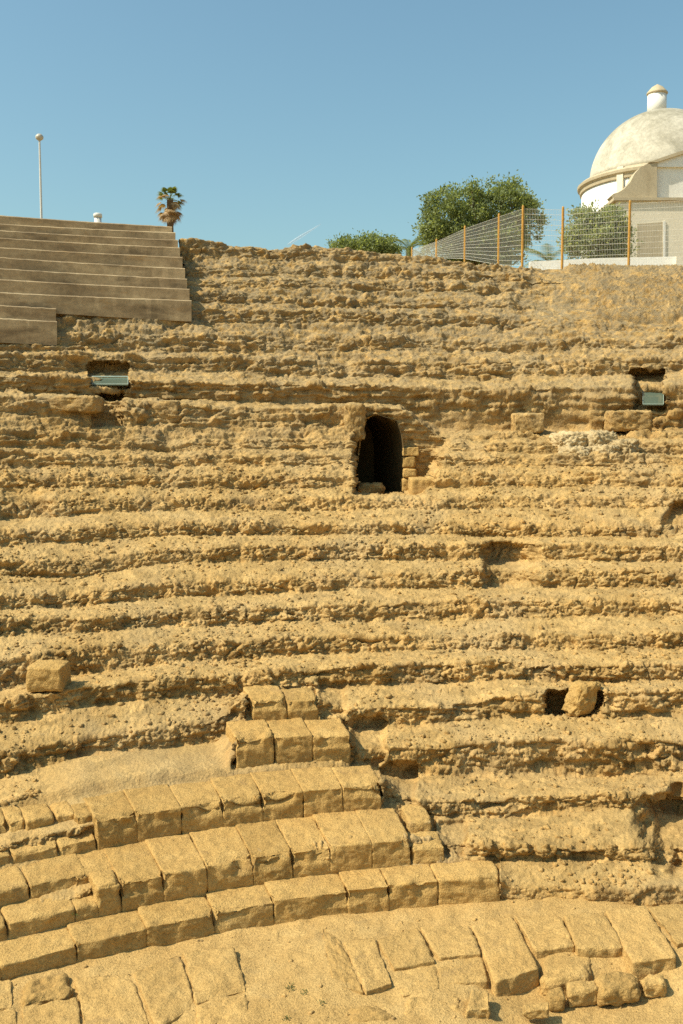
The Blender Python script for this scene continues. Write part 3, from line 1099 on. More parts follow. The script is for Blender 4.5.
pxg = np.arange(-170, 860, 1.6)
rg = np.linspace(7.6, rho_c(12.95) + .25, 150)
PXm, RM = np.meshgrid(pxg, rg)
gx, gy, _ = polar_pt(PXm, RM, np.full(PXm.shape, ZS))
gz = ground_h(gx, gy)
Pg = np.stack([gx, gy, gz], -1)
ck1, ck2 = worley(np.stack([gx, gy, gx * 0], -1) * 4.5, 71)
cm1, _ = worley(np.stack([gx, gy, gx * 0], -1) * 11, 72)
rub = sstep(.0, .4, fbm(np.stack([gx, gy, gx * 0], -1) * .8, 3, 73) + .5 * sstep(11.8, 10.4, np.hypot(gx - OX, gy - OY)) * sstep(-1, 1, gx))
Pg[..., 2] += .05 * np.clip(.5 - ck1, 0, 1) * rub + .025 * np.clip(.42 - cm1, 0, 1)
nr, nc = PXm.shape
idx = np.arange(nr * nc).reshape(nr, nc)
Fg = np.stack([idx[:-1, :-1], idx[:-1, 1:], idx[1:, 1:], idx[1:, :-1]], -1).reshape(-1, 4)
tag(obj('ground', Pg.reshape(-1, 3), Fg, M['dirt']), kind='structure')
# the wide floor behind and beside
V = []
F = []
for k, r in enumerate((0.01, 4, 7.7, 14, 30, 80, 300, 1500)):
    for j in range(64):
        t = 2 * PI * j / 64
        V.append((OX + r * math.cos(t), OY + r * math.sin(t), ZG - .30))
for k in range(7):
    for j in range(64):
        F.append((k * 64 + j, k * 64 + (j + 1) % 64, (k + 1) * 64 + (j + 1) % 64, (k + 1) * 64 + j))
tag(obj('terrain', V, F, M['dirt']), kind='structure')


def slab(px4, parent, seed, z=None, thick=.30, mat='slab', r=.022, amp=.02, n=26, name='slab', label=None, cat=None, group=None):
    """px4: front-left, front-right, back-right, back-left of the top face"""
    z = ZS if z is None else z
    top = [ptz(x, y, z) for x, y in px4]
    bot = [p - np.array([0, 0, thick]) for p in top]
    o = hexa(name, bot, top, M[mat], parent, r, amp, n, seed, .02)
    if parent is None: tag(o, label, cat, group)
    elif label: o['label'] = label
    return o


tS = thing('slab_step', ptz(560, 955, ZG), 'broken step of large worn flat slabs below the lowest block tier', 'stone step')
SL = [
    [(366, 991), (393, 982), (374.5, 937), (343, 941)],
    [(393.5, 968), (436, 960), (417, 927), (377, 938)],
    [(402, 996), (440, 988), (436, 963), (396, 971)],
    [(438, 957), (481, 953), (469, 924), (420, 926)],
    [(440, 983), (488, 981), (482, 956), (438, 960)],
    [(495, 981), (539, 968), (512, 914), (471, 924)],
    [(536, 951), (575, 945), (560, 915), (514, 914)],
    [(577, 948), (625, 947), (603, 911), (563, 914)],
    [(632, 962), (677, 957), (645, 904), (605, 910)],
    [(677, 943), (742, 938), (708, 900), (647, 906)],
    [(742, 938), (800, 930), (760, 893), (709, 900)],
]
for k, q in enumerate(SL):
    zz = ZS + (-.045 if k in (2, 4) else .05 if k >= 7 else .03 if k == 6 else .012)
    slab(q, tS, 120 + k, zz, .40)
tP = thing('stone_paving', ptz(100, 1000, ZS - .1), 'patch of worn flat paving slabs at the lower left', 'paving')
PL = [
    [(86, 1034), (154, 1032), (130, 973), (75, 977)],
    [(22, 1036), (84, 1034), (77, 997), (22, 1005)],
    [(-30, 1012), (14, 1007), (10, 979), (-30, 986)],
    [(-30, 1042), (19, 1036), (15, 1009), (-30, 1014)],
    [(157, 1030), (195, 1005), (180, 952), (134, 972)],
    [(196, 1003), (247, 990), (233, 947), (183, 951)],
    [(200, 1036), (248, 1024), (246, 993), (197, 1006)],
    [(333, 984), (364, 992), (341, 940), (322, 927)],
]
for k, q in enumerate(PL):
    slab(q, tP, 150 + k, ZS - .008 + .008 * (k % 3), .25, amp=.026, r=.014)
GS = 'loose stones on the earth floor'
slab([(18, 1003), (69, 996), (71, 973), (26, 978)], None, 170, ZS + .02, .2, 'slab', .10, .05, name='loose_stone', label='rough stone lying on the paving at the lower left', cat='stone', group=GS)
slab([(540, 982), (590, 979), (592, 952), (541, 952)], None, 171, ZS - .06, .25, 'slab', .16, .03, name='loose_stone', label='big worn stone with a rounded end, in front of the slab step', cat='stone', group=GS)
slab([(547, 997), (566, 996), (563, 985), (546, 986)], None, 172, ZS - .07, .2, 'slab', .06, .03, 16, name='loose_stone', label='small squared stone, first in the little line below the big rounded stone', cat='stone', group=GS)
slab([(568, 994), (600, 989), (596, 979), (566, 982)], None, 173, ZS - .07, .2, 'slab', .06, .03, 16, name='loose_stone', label='flat oblong stone below the big rounded stone, second in the little stone line', cat='stone', group=GS)
slab([(598, 991), (640, 987), (636, 970), (594, 974)], None, 174, ZS - .05, .22, 'slab', .09, .04, name='loose_stone', label='largest stone of the little line, wedged below the slab step', cat='stone', group=GS)
slab([(642, 985), (668, 983), (664, 972), (640, 974)], None, 175, ZS - .06, .2, 'slab', .07, .04, 16, name='loose_stone', label='small knobbly stone in front of the rightmost dark slab edges', cat='stone', group=GS)
slab([(466, 1010), (492, 1008), (488, 990), (470, 991)], None, 176, ZS + .01, .22, 'slab', .07, .04, 16, name='loose_stone', label='upright squarish stone below the middle of the slab step', cat='stone', group=GS)
slab([(400, 1016), (462, 1010), (458, 994), (404, 1000)], None, 177, ZS - .05, .2, 'slab', .08, .06, name='loose_stone', label='long broken stone with a crumbling edge, left of the upright squarish stone', cat='stone', group=GS)
slab([(519, 1010), (551, 1008), (548, 1000), (522, 1002)], None, 178, ZS - .04, .15, 'slab', .05, .03, 16, name='loose_stone', label='thin flat stone lying low in the earth at the bottom', cat='stone', group=GS)
slab([(345, 1022), (396, 1018), (394, 1004), (350, 1008)], None, 179, ZS - .04, .2, 'slab', .07, .05, 16, name='loose_stone', label='low broken stone at the bottom edge below the left end of the slab step', cat='stone', group=GS)

# ------------------------------------------------------------------ hilltop
zP = float(ZED[-1].min()) - .12
V = []
F = []
rad = [rho_c(35.7), 42, 60, 120, 400, 1500, 4000]
nA = 120
for r in rad:
    for j in range(nA):
        t = PI * (-.15 + 1.3 * j / (nA - 1))
        V.append((OX + r * math.cos(t), OY + r * math.sin(t), zP - (0 if r < 100 else r * .003)))
for k in range(len(rad) - 1):
    for j in range(nA - 1):
        F.append((k * nA + j, k * nA + j + 1, (k + 1) * nA + j + 1, (k + 1) * nA + j))
tag(obj('hilltop', V, F, M['gravel']), kind='structure')

# gravel slope below the fence: one smooth sheet following the bank, a little proud of it
jj = np.where((PXG > 536) & (PXG < 830))[0]
ii = np.arange(cuts[19] + NR, len(RHO) - 4)
sub = np.stack([X[np.ix_(ii, jj)], Y[np.ix_(ii, jj)], Z[np.ix_(ii, jj)]], -1)
for _ in range(60):
    sub[1:-1] = (sub[:-2] + 2 * sub[1:-1] + sub[2:]) / 4
edn = fbm(sub * np.array([.9, .9, 1.5]), 4, 85)
prog = np.linspace(0, 1, len(ii))[:, None]
edge = np.minimum(sstep(0, 26, PXG[jj][None, :] - (582 - 40 * prog) + 34 * edn), sstep(0, 14, np.arange(len(ii))[:, None] + 16 * edn - 4))
sub[..., 2] += -.55 + .60 * edge
sub[..., 1] -= .10 * edge
gw1, _ = worley(sub * 6.0, 81)
gw2, _ = worley(sub * 13.0, 82)
sub[..., 2] += .14 * fbm(sub * 1.6, 4, 83) + .24 * np.clip(.45 - gw1, 0, 1) * (fbm(sub * 1.1, 2, 86) > -.05) + .16 * np.clip(.5 - gw2, 0, 1)
nr, nc = sub.shape[:2]
idx = np.arange(nr * nc).reshape(nr, nc)
Fg = np.stack([idx[:-1, :-1], idx[:-1, 1:], idx[1:, 1:], idx[1:, :-1]], -1).reshape(-1, 4)
tag(obj('earth_slope', sub.reshape(-1, 3), Fg, M['gravel']), kind='structure')

# ------------------------------------------------------------------ fence
posts = [(436.5, 241, 42.3), (465, 228, 39.6), (499, 216, 37.4), (523, 208, 36.05), (563, 209, 35.9), (630, 203, 35.3), (698, 199, 35.0), (766, 196, 34.8)]
far_posts = [(412, 249, 46.0)]
PP = [(pt(x, y, Yv)) for x, y, Yv in far_posts + posts]
tF = thing('wire_fence', (PP[4][0], PP[4][1], zP), 'wire mesh fence on rusty orange posts along the top of the ruin', 'fence')
foot = [zP] * 4 + [zP - .25] * 5
zend = [float(np.interp(x, [400, 500, 523, 563, 630, 700], [pt(412, 258, 46)[2], pt(499, 264, 37)[2], pt(523, 266, 36)[2], pt(563, 268, 35.9)[2], pt(630, 266, 35.3)[2], pt(698, 264, 35)[2]])) for x, _, _ in far_posts + posts]
for k, p in enumerate(PP):
    mb = MB()
    mb.tube([(p[0], p[1], zend[k] - .4), (p[0], p[1], p[2] + .04)], .043, 10)
    mb.tube([(p[0], p[1], p[2] + .04), (p[0], p[1], p[2] + .09)], [.05, .025], 10)
    mb.build('post', M['post'], tF)
for k in range(len(PP) - 1):
    a, b = PP[k], PP[k + 1]
    mb = MB()
    d = b[:2] - a[:2]
    Ls = np.linalg.norm(d)
    nv = max(4, int(Ls / .055))
    za0, zb0 = zend[k] + .02, zend[k + 1] + .02
    for j in range(1, nv):
        t = j / nv
        q = a[:2] + d * t
        mb.tube([(q[0], q[1], za0 + (zb0 - za0) * t), (q[0], q[1], a[2] + (b[2] - a[2]) * t - .02)], .0034, 3, False)
    nh = 11
    for j in range(nh + 1):
        f = j / nh
        mb.tube([(a[0], a[1], za0 + (a[2] - .03 - za0) * f), (b[0], b[1], zb0 + (b[2] - .03 - zb0) * f)], .0055 if j % 2 == 0 else .004, 4, False)
    mb.build('mesh_panel', M['wire'], tF)

# low white wall behind the fence
mb = MB()
wl = [(530, 261.5, 37.6), (600, 258.0, 37.0), (676, 256.5, 36.4)]
for k in range(2):
    a = pt(*wl[k]); b = pt(*wl[k + 1])
    mb.prism([(a[0], a[1], zP - .5), (b[0], b[1], zP - .5), tuple(b), tuple(a)], (0, .3, 0))
w0 = mb.build('low_wall', M['white'], None, origin=(pt(600, 260, 37.0)[0], 37.0, zP))
tag(w0, 'low whitewashed wall running along the foot of the wire fence', 'wall')
mb = MB()
a = pt(676.5, 256.0, 36.1); b = pt(760, 253, 35.9)
mb.prism([(a[0], a[1], zP - .5), (b[0], b[1], zP - .5), tuple(b), tuple(a)], (0, .45, 0))
w1 = mb.build('low_wall', M['cream'], None, origin=(a[0], a[1], zP))
tag(w1, 'cream stretch of low wall at the right edge, beside the whitewashed one', 'wall')

# ------------------------------------------------------------------ domed building
BY = 50.0
cxy = pt(660, 200, BY)
bc = (cxy[0], BY)
tB = thing('domed_chapel', (bc[0], bc[1], zP), 'round whitewashed chapel with a stained cream dome and small lantern', 'building')
zc0 = pt(578, 190.5, BY)[2]
zc1 = pt(578, 183, BY)[2]
zap = pt(657, 111.5, BY)[2]
Rd = 3.76
mb = MB()
mb.lathe(bc, [(Rd, zP - 1), (Rd, zc0 + .05)], 72)
mb.build('wall', M['white'], tB, True)
mb = MB()
mb.lathe(bc, [(Rd + .002, zc0 - .10), (Rd + .08, zc0 - .08), (Rd + .10, zc0 + .08), (Rd + .20, zc0 + .16), (Rd + .22, zc0 + .28), (Rd + .10, zc1 + .02), (3.2, zc1 + .25)], 72)
mb.build('cornice', M['beige'], tB, False)
mb = MB()
rD = 3.40
prof = [(rD * math.cos(a), zc1 + .12 + (zap - zc1 - .12) * math.sin(a)) for a in np.linspace(0, PI / 2 - .08, 22)]
mb.lathe(bc, prof, 72)
mb.build('dome', dome_mat(zc1, zap), tB, True)
mb = MB()
zl1 = pt(657, 95, BY)[2]
zl2 = pt(657, 87, BY)[2]
lc = (pt(657, 100, BY)[0], BY)
mb.lathe(lc, [(.45, zap - .25), (.45, zl1)], 20)
lan = mb.build('lantern', M['white'], tB, True)
mb = MB()
mb.lathe(lc, [(.47, zl1), (.51, zl1 + .05), (.50, zl1 + .10), (.42, zl1 + .19), (.27, zl2 - .02), (.12, zl2 + .07), (.02, zl2 + .13)], 18)
mb.build('lantern_cap', M['beige'], lan, True)
# pilaster on the drum
px_ = pt(606, 190, BY)
ang = math.acos(max(-1, min(1, (px_[0] - bc[0]) / Rd)))
ax, ay = bc[0] + (Rd + .03) * math.cos(ang), bc[1] - (Rd + .03) * math.sin(ang)
mb = MB()
tx, ty = math.sin(ang), math.cos(ang)
nx_, ny_ = math.cos(ang), -math.sin(ang)
w_ = .16
mb.prism([(ax - tx * w_ + nx_ * .1, ay - ty * w_ + ny_ * .1, zP - .5), (ax + tx * w_ + nx_ * .1, ay + ty * w_ + ny_ * .1, zP - .5),
          (ax + tx * w_ + nx_ * .1, ay + ty * w_ + ny_ * .1, zc0 + .45), (ax - tx * w_ + nx_ * .1, ay - ty * w_ + ny_ * .1, zc0 + .45)], (-nx_ * .3, -ny_ * .3, 0))
mb.build('pilaster', M['cream'], tB)
# front wing with a scroll buttress
WY = 45.2
a = pt(617, 201, WY); b = pt(760, 201, WY)
mb = MB()
mb.box((a[0], WY, zP - .5), (b[0], 49, a[2]))
mb.build('wing', M['cream'], tB)
mb = MB()
c = pt(613, 198.5, WY); d = pt(770, 201.0, WY)
mb.box((c[0], WY - .12, d[2] + .003), (d[0], 48.6, c[2] + .02))
mb.build('string_course', M['beige'], tB)
scroll = [(611, 196), (613.5, 193.5), (618, 192.5), (624, 189), (630, 182.5), (634.5, 174), (640, 167.5), (647, 164), (657, 162.5), (657, 198.2), (613, 198.2)]
mb = MB()
mb.prism([pt(x, y, WY + .05) for x, y in scroll], (0, .7, 0))
mb.build('scroll_buttress', M['beige'], tB)
mb = MB()
p0 = pt(657.2, 167, WY + .25); p1 = pt(760, 198.2, WY + .25)
mb.box((p0[0], WY + .25, p1[2]), (p1[0], 48.5, p0[2]))
mb.build('upper_wall', M['white'], tB)
mb = MB()
gp = [(648, 162.3), (668, 155.5), (700, 146), (700, 150), (668, 160), (657, 163.5), (657, 167), (700, 167), (760, 167), (760, 143), (700, 143.2)]
mb.prism([pt(x, y, WY + .0) for x, y in [(649, 162.2), (668, 155.3), (690, 148), (760, 140), (760, 144), (690, 151.5), (668, 158.5), (657, 162.2)]], (0, 1.0, 0))
mb.build('sloping_cornice', M['beige'], tB)
mb = MB()
mb.prism([pt(x, y, WY + .12) for x, y in [(657.3, 162.6), (668, 158.9), (690, 152), (760, 144.5), (760, 166.8), (657.3, 166.8)]], (0, .8, 0))
mb.build('gable', M['white'], tB)
mb = MB()
mb.prism([pt(x, y, WY - .02) for x, y in [(637, 258), (663, 258), (663, 222), (637, 224)]], (0, .1, 0))
mb.build('blocked_doorway', M['beige'], tB)
mb = MB()
mb.prism([pt(x, y, WY - .05) for x, y in [(663.2, 262), (665.5, 262), (665.5, 221), (663.2, 221)]], (0, .2, 0))
mb.build('corner_trim', M['white'], tB)

# ------------------------------------------------------------------ trees
def leaves(centres, n, size, seed, aspect=.5, fill=.55, gaps=.15):
    r = np.random.default_rng(seed)
    C = np.array([c[:3] for c in centres], float)
    R = np.array([c[3:6] for c in centres], float)
    vol = R.prod(1)
    nc = max(40, n // 70)
    pick = r.choice(len(C), nc, p=vol / vol.sum())
    d = r.normal(size=(nc, 3))
    d /= np.linalg.norm(d, axis=1, keepdims=True)
    rad = fill + (1 - fill) * r.random(nc) ** .5
    K = C[pick] + d * rad[:, None] * R[pick]
    g = fbm(K * 1.0, 3, seed)
    K = K + d * (.55 * g)[:, None] * R[pick].min(1)[:, None]
    wv = r.uniform(.3, 1.7, nc)
    q = r.choice(nc, n, p=wv / wv.sum())
    P = K[q] + r.normal(size=(n, 3)) * np.array([.17, .17, .13]) * r.uniform(.5, 1.4, nc)[q][:, None]
    n = len(P)
    out = P - C.mean(0)
    out /= np.maximum(np.linalg.norm(out, axis=1, keepdims=True), 1e-6)
    ax = r.normal(size=(n, 3)) + .6 * out + np.array([0, 0, .3])
    ax /= np.linalg.norm(ax, axis=1, keepdims=True)
    sd = np.cross(ax, r.normal(size=(n, 3)))
    sd /= np.linalg.norm(sd, axis=1, keepdims=True)
    s = size * r.uniform(.6, 1.4, n)[:, None]
    w = s * aspect
    V = np.stack([P, P + ax * s * .5 + sd * w * .5, P + ax * s, P + ax * s * .5 - sd * w * .5], 1).reshape(-1, 3)
    F = np.arange(4 * n).reshape(n, 4)
    return V, F


def tree(name, base, height_z, centres, n, size, label, mat, seed, trunk_r=.16, group=None, gaps=.15):
    t = thing(name, base, label, 'tree' if 'tree' in name else 'shrub', group)
    mb = MB()
    top = np.mean([c[:3] for c in centres], 0)
    mid = np.array(base) * .45 + top * .55
    mb.tube([base, np.array(base) * .7 + top * .3 + [.1, 0, 0], mid], [trunk_r, trunk_r * .8, trunk_r * .6], 8)
    rr_ = random.Random(seed)
    for c in centres:
        c3 = np.array(c[:3])
        mb.tube([mid, mid * .5 + c3 * .5 + [rr_.uniform(-.2, .2), 0, -.1], c3], [trunk_r * .5, trunk_r * .35, trunk_r * .15], 6)
        for q in range(3):
            e = c3 + np.array([rr_.uniform(-.7, .7) * c[3], rr_.uniform(-.6, .6) * c[4], rr_.uniform(0, .7) * c[5]])
            mb.tube([c3, (c3 + e) / 2 + [0, 0, .1], e], [trunk_r * .2, trunk_r * .13, .01], 5)
    mb.build('trunk', M['bark'], t)
    V, F = leaves(centres, n, size, seed, gaps=gaps)
    obj('crown', V, F, M[mat], t)
    return t


def blob(px, py, Y, rx, ry, depth=None):
    p = pt(px, py, Y)
    k = Y / FPX
    return (p[0], p[1], p[2], rx * k, (depth if depth else rx * k), ry * k)


TY = 47
tree('broad_tree', (pt(478, 250, TY)[0], TY, zP), 0, [blob(458, 211, TY, 27, 24), blob(448, 226, TY - .5, 25, 18), blob(487, 216, TY + .6, 26, 27), blob(512, 207, TY, 22, 24), blob(526, 224, TY + .5, 15, 24), blob(470, 240, TY, 30, 18), blob(432, 232, TY, 9, 10), blob(505, 244, TY, 26, 20), blob(480, 252, TY, 34, 14), blob(446, 246, TY, 24, 14), blob(472, 193, TY, 12, 9), blob(505, 191, TY, 13, 8), blob(533, 212, TY, 8, 10)],
     48000, .135, 'broad bushy green tree behind the receding left part of the fence', 'leaf', 3, gaps=.20)
TY = 42
tree('leafy_shrub', (pt(597, 262, TY)[0], TY, zP), 0, [blob(585, 224, TY, 17, 17), blob(607, 226, TY, 20, 17), blob(596, 244, TY, 29, 17), blob(620, 238, TY, 10, 16), blob(573, 240, TY, 10, 15)],
     18000, .125, 'rounded grey green shrub behind the fence, in front of the chapel', 'leaf2', 5, .08, gaps=.17)
TY = 50
tree('leafy_shrub', (pt(367, 262, TY)[0], TY, zP), 0, [blob(356, 245, TY, 15, 7, 1.0), blob(376, 243, TY, 16, 7, 1.0), blob(366, 250, TY, 34, 10, 1.2)],
     11000, .13, 'low green shrub peeping over the top row, left of the broad tree', 'leaf', 6, .08, gaps=.17)


def feather_palm(px, py, Y, label, seed, size=1.6, nfr=16):
    c = pt(px, py, Y)
    t = thing('feather_palm', (c[0], c[1], zP), label, 'palm')
    mb = MB()
    mb.tube([(c[0], c[1], zP - .1), (c[0], c[1], c[2])], [.18, .15], 10)
    mb.build('trunk', M['bark'], t)
    r = random.Random(seed)
    mb = MB()
    for k in range(nfr):
        az = 2 * PI * k / nfr + r.uniform(-.2, .2)
        el = r.uniform(.2, 1.2)
        pts = []
        p = Vector(c)
        for s in range(9):
            pts.append(p.copy())
            e = el - s * .17
            p = p + Vector((math.cos(az) * math.cos(e), math.sin(az) * math.cos(e), math.sin(e))) * (size / 8)
        for s in range(8):
            d = (pts[s + 1] - pts[s]).normalized()
            sdv = d.cross(Vector((0, 0, 1)))
            if sdv.length < .01: continue
            sdv.normalize()
            for q in range(3):
                b0 = pts[s].lerp(pts[s + 1], q / 3)
                for sg in (-1, 1):
                    ln = size * .24 * (1 - abs(s - 3.5) / 6)
                    tip = b0 + sdv * sg * ln + d * ln * .7 - Vector((0, 0, ln * .35))
                    mb.add([b0, b0 + d * .05, tip], [(0, 1, 2)])
    mb.build('crown', M['palm'], t)
    return t


feather_palm(409, 250, 52, 'small feather palm with drooping fronds beside the far end of the fence', 3, 1.5)
feather_palm(549, 264, 44, 'feather palm fronds just above the low white wall behind the fence', 4, 1.6)


def fan_palm():
    PY = 105.0
    k = PY / FPX
    c = pt(170, 200, PY)
    base = pt(170, 232, PY)
    t = thing('fan_palm', (c[0], PY, zP), 'fan palm with a skirt of dry brown fronds behind the concrete steps', 'palm')
    mb = MB()
    n = 14
    mb.tube([(c[0] - .1 + .1 * s / n, PY, zP - .3 + (c[2] - zP + .3) * s / n) for s in range(n + 1)], [.42 - .10 * s / n + (.03 if s % 2 else 0) for s in range(n + 1)], 12)
    mb.build('trunk', M['bark'], t)

    def fronds(nf, z0, els, size, seed, mat, name):
        r = random.Random(seed)
        mb = MB()
        for q in range(nf):
            az = 2 * PI * q / nf + r.uniform(-.3, .3)
            el = r.uniform(*els)
            d = Vector((math.cos(az) * math.cos(el), math.sin(az) * math.cos(el), math.sin(el)))
            o = Vector((c[0], PY, z0 + r.uniform(-.2, .2)))
            tip = o + d * size * r.uniform(.45, .6)
            sd = d.cross(Vector((0, 0, 1))).normalized()
            upv = sd.cross(d)
            mb.add([o - sd * .03, o + sd * .03, tip + sd * .02, tip - sd * .02], [(0, 1, 2, 3)])
            for j in range(13):
                a = -1.25 + 2.5 * j / 12
                ld = (d * math.cos(a) + sd * math.sin(a)).normalized()
                ln = size * .55 * (1 - .25 * abs(a) / 1.25)
                e = tip + ld * ln + Vector((0, 0, -ln * .35))
                m_ = tip + ld * ln * .55
                wv = ld.cross(upv).normalized() * size * .035
                mb.add([tip, m_ + wv, e, m_ - wv], [(0, 1, 2, 3)])
        mb.build(name, M[mat], t)
    ztop = pt(170, 200, PY)[2]
    fronds(26, ztop, (-.3, 1.3), 1.5, 1, 'palm', 'crown')
    fronds(12, ztop - .1, (-.6, .2), 1.7, 5, 'deadpalm', 'dry_fronds')
    fronds(30, pt(170, 209, PY)[2], (-1.2, -.1), 1.5, 2, 'deadpalm', 'dead_skirt')


fan_palm()

# ------------------------------------------------------------------ lamp post, vent, contrail
LYY = 60
b = pt(41.5, 222, LYY)
tpt = pt(41.5, 140, LYY)
tL = thing('lamp_post', (b[0], LYY, zP), 'tall slim pale lamp post with a small round head behind the concrete steps', 'lamp post')
mb = MB()
mb.tube([(b[0], LYY, zP - .2), (b[0], LYY, zP + 2), (b[0], LYY, tpt[2])], [.11, .09, .055], 12)
mb.build('pole', M['lamp'], tL)
mb = MB()
mb.lathe((b[0], LYY), [(.05, tpt[2] - .06), (.10, tpt[2] - .02), (.20, tpt[2] + .05), (.235, tpt[2] + .15), (.22, tpt[2] + .22), (.14, tpt[2] + .32), (.03, tpt[2] + .36)], 20)
mb.build('lamp_head', plain_mat('lamp_head_plastic', (.50, .45, .36), .4, .4, .2, 5), tL, True)

VY = 39
b = pt(98, 226, VY)
zt_ = pt(98, 213.5, VY)[2]
tV = thing('vent_pipe', (b[0], VY, zP), 'short white capped vent pipe showing above the concrete steps', 'vent pipe')
mb = MB()
mb.lathe((b[0], VY), [(.135, zP - .2), (.135, zt_ - .15)], 20)
mb.build('pipe', M['lamp'], tV, True)
mb = MB()
mb.lathe((b[0], VY), [(.16, zt_ - .15), (.165, zt_ - .03), (.14, zt_)], 20)
mb.build('cap', M['white'], tV, True)


def vapour_mat():
    m, nt, b_ = new_mat('vapour', 1, 0)
    b_.inputs['Base Color'].default_value = (.95, .95, .95, 1)
    tr = N(nt, 'ShaderNodeBsdfTransparent')
    mx = N(nt, 'ShaderNodeMixShader')
    geo = N(nt, 'ShaderNodeNewGeometry')
    nz = noise(nt, geo.outputs['Position'], .02, 3, .6)
    f = mathn(nt, 'MULTIPLY', ramp(nt, nz, [(.2, G3(.30)), (.8, G3(.34))]), .4)
    mx.inputs[0].default_value = .22
    nt.links.new(tr.outputs[0], mx.inputs[1])
    nt.links.new(b_.outputs[0], mx.inputs[2])
    nt.links.new(mx.outputs[0], nt.nodes['Material Output'].inputs[0])
    return m


mb = MB()
ca = pt(288, 244.5, 5000); cb = pt(321, 224, 5200)
pts = [ca + (cb - ca) * s for s in np.linspace(0, 1, 9)]
mb.tube(pts, [3, 6, 7, 7, 6, 5, 4, 3, 1], 12)
tag(mb.build('contrail', vapour_mat(), None, True, origin=tuple(ca)), 'short white vapour trail slanting up in the blue sky', 'contrail', kind='stuff')

# ------------------------------------------------------------------ small rubble and weeds
def ico():
    t = (1 + 5 ** .5) / 2
    v = np.array([(-1, t, 0), (1, t, 0), (-1, -t, 0), (1, -t, 0), (0, -1, t), (0, 1, t), (0, -1, -t), (0, 1, -t), (t, 0, -1), (t, 0, 1), (-t, 0, -1), (-t, 0, 1)], float)
    v /= np.linalg.norm(v[0])
    f = np.array([(0, 11, 5), (0, 5, 1), (0, 1, 7), (0, 7, 10), (0, 10, 11), (1, 5, 9), (5, 11, 4), (11, 10, 2), (10, 7, 6), (7, 1, 8), (3, 9, 4), (3, 4, 2), (3, 2, 6), (3, 6, 8), (3, 8, 9), (4, 9, 5), (2, 4, 11), (6, 2, 10), (8, 6, 7), (9, 8, 1)])
    return v, f


IV, IF = ico()


def pebbles(pos, size, seed):
    r = np.random.default_rng(seed)
    n = len(pos)
    sc = size[:, None, None] * r.uniform(.6, 1.3, (n, 1, 3)) * np.array([1, 1, .75])
    jit = 1 + .28 * r.normal(size=(n, 12, 1))
    V = IV[None] * jit * sc
    a = r.uniform(0, 2 * PI, n)
    ca, sa = np.cos(a)[:, None], np.sin(a)[:, None]
    V = np.stack([V[..., 0] * ca - V[..., 1] * sa, V[..., 0] * sa + V[..., 1] * ca, V[..., 2]], -1)
    V = V + pos[:, None, :]
    F = IF[None] + 12 * np.arange(n)[:, None, None]
    return V.reshape(-1, 3), F.reshape(-1, 3)


r = np.random.default_rng(99)
ok = (terr < .3) & (ROWID < 13) & (PX2 > -40) & (PX2 < 720) & ~dhole & (push < .01)
for bi, (bx0, bx1, bd) in BLOCKZ.items():
    ok &= ~((ROWID == bi) & (PX2 > bx0) & (PX2 < bx1) & (RHO - rho_c(ROWS[bi][0]) < bd + .1))
cand = np.argwhere(ok)
wgt = np.where(KIND[ok] < .5, 1.0, .35) * (.15 + np.clip(fbm(SURF[ok] * .9, 3, 12) + .2, 0, 1))
sel = cand[r.choice(len(cand), 9000, replace=False, p=wgt / wgt.sum())]
pos = SURF[sel[:, 0], sel[:, 1]].astype(float)
sz = .012 + .05 * r.random(len(pos)) ** 3.0
sz *= .6 + pos[:, 1] / 45
V1, F1_ = pebbles(pos, sz, 5)
# on the floor
q = r.choice(Pg.reshape(-1, 3).shape[0], 1800, replace=False)
pos2 = Pg.reshape(-1, 3)[q]
sz2 = .006 + .03 * r.random(len(pos2)) ** 3.5
V2, F2_ = pebbles(pos2, sz2, 6)
tag(obj('loose_rubble', np.vstack([V1, V2]), np.vstack([F1_, F2_ + len(V1)]), M['ruin']), 'small loose stones scattered over the rows and floor', 'rubble', kind='stuff')

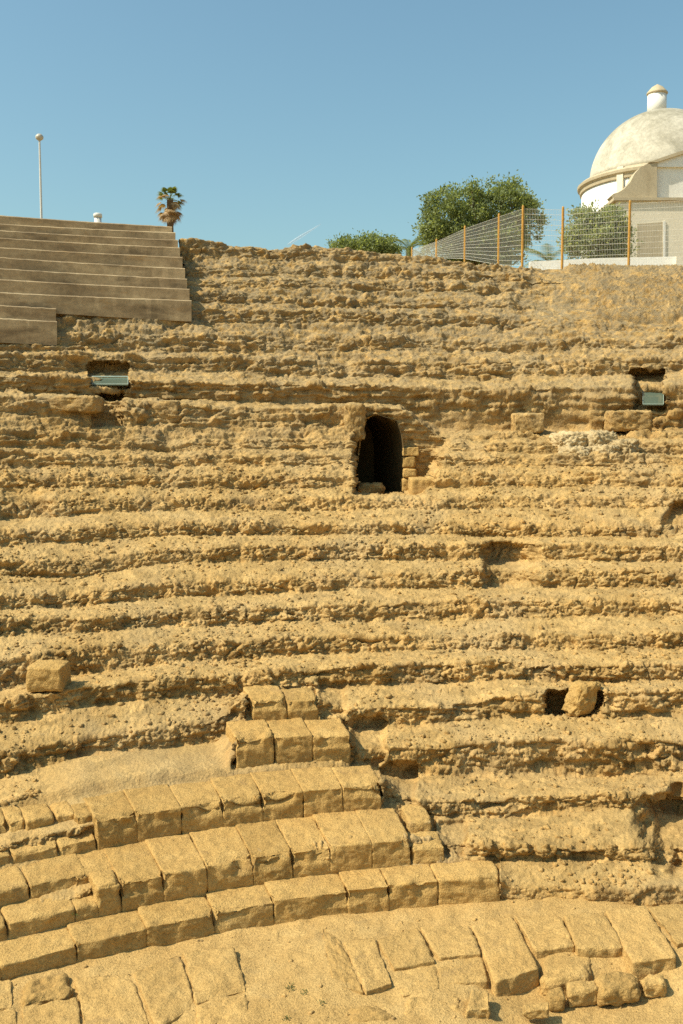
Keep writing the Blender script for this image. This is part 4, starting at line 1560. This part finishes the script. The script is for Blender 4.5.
mb = MB()
rr_ = random.Random(4)
for (x, y, z) in [(304, 992, ZS), (289, 985, ZS), (320, 1002, ZS), (286, 1018, ZS), (290, 989, ZS), (505, 981, ZS - .12), (515, 979, ZS - .12), (498, 984, ZS - .1), (75, 914, ZS + .32), (300, 913, ZS), (332, 910, ZS)]:
    p = ptz(x, y, z)
    for q in range(16):
        a = rr_.uniform(0, 2 * PI)
        d = Vector((math.cos(a), math.sin(a), rr_.uniform(.3, 1.4))).normalized() * rr_.uniform(.015, .038)
        o = Vector(p) + Vector((rr_.uniform(-.04, .04), rr_.uniform(-.04, .04), -.01))
        s = d.cross(Vector((0, 0, 1))).normalized() * .007
        mb.add([o, o + d * .5 + s, o + d, o + d * .5 - s], [(0, 1, 2, 3)])
tag(mb.build('weeds', M['weed']), 'tiny green weeds in the joints and earth', 'weeds', kind='stuff')

# ------------------------------------------------------------------ light
SUN_EL = math.radians(49)
SUN_AZ = math.radians(18)      # how far behind the camera's left
sd = Vector((-math.cos(SUN_AZ) * math.cos(SUN_EL), -math.sin(SUN_AZ) * math.cos(SUN_EL), math.sin(SUN_EL)))
sl = bpy.data.lights.new('sun', 'SUN')
sl.energy = 4.2
sl.angle = math.radians(.53)
sl.color = (1.0, .92, .75)
so = bpy.data.objects.new('sun', sl)
COL.objects.link(so)
so.rotation_euler = (-sd).to_track_quat('-Z', 'Y').to_euler()
so.location = (-20, -10, 40)

w = bpy.data.worlds.new('World')
SC.world = w
w.use_nodes = True
nt = w.node_tree
bg = nt.nodes['Background']
sky = N(nt, 'ShaderNodeTexSky', sky_type='NISHITA')
sky.sun_disc = False
sky.sun_elevation = SUN_EL
# Nishita: rotation 0 puts the sun at +Y and turns clockwise seen from above
sky.sun_rotation = math.atan2(sd.x, sd.y)
sky.altitude = 10
sky.air_density = 1.3
sky.dust_density = 1.9
sky.ozone_density = 1.6
tint = mix(nt, 1.0, sky.outputs[0], (.80, .99, .915, 1), 'MULTIPLY')
nt.links.new(tint, bg.inputs[0])
bg.inputs[1].default_value = .108

vs = SC.view_settings
SC.display_settings.display_device = 'sRGB'
vs.view_transform = 'Standard'
vs.look = 'None'
vs.exposure = 0.54
vs.gamma = 1.0
vs.use_curve_mapping = False
SC.cycles.max_bounces = 6
SC.cycles.diffuse_bounces = 3
SC.cycles.transparent_max_bounces = 12
SC.cycles.use_denoising = False
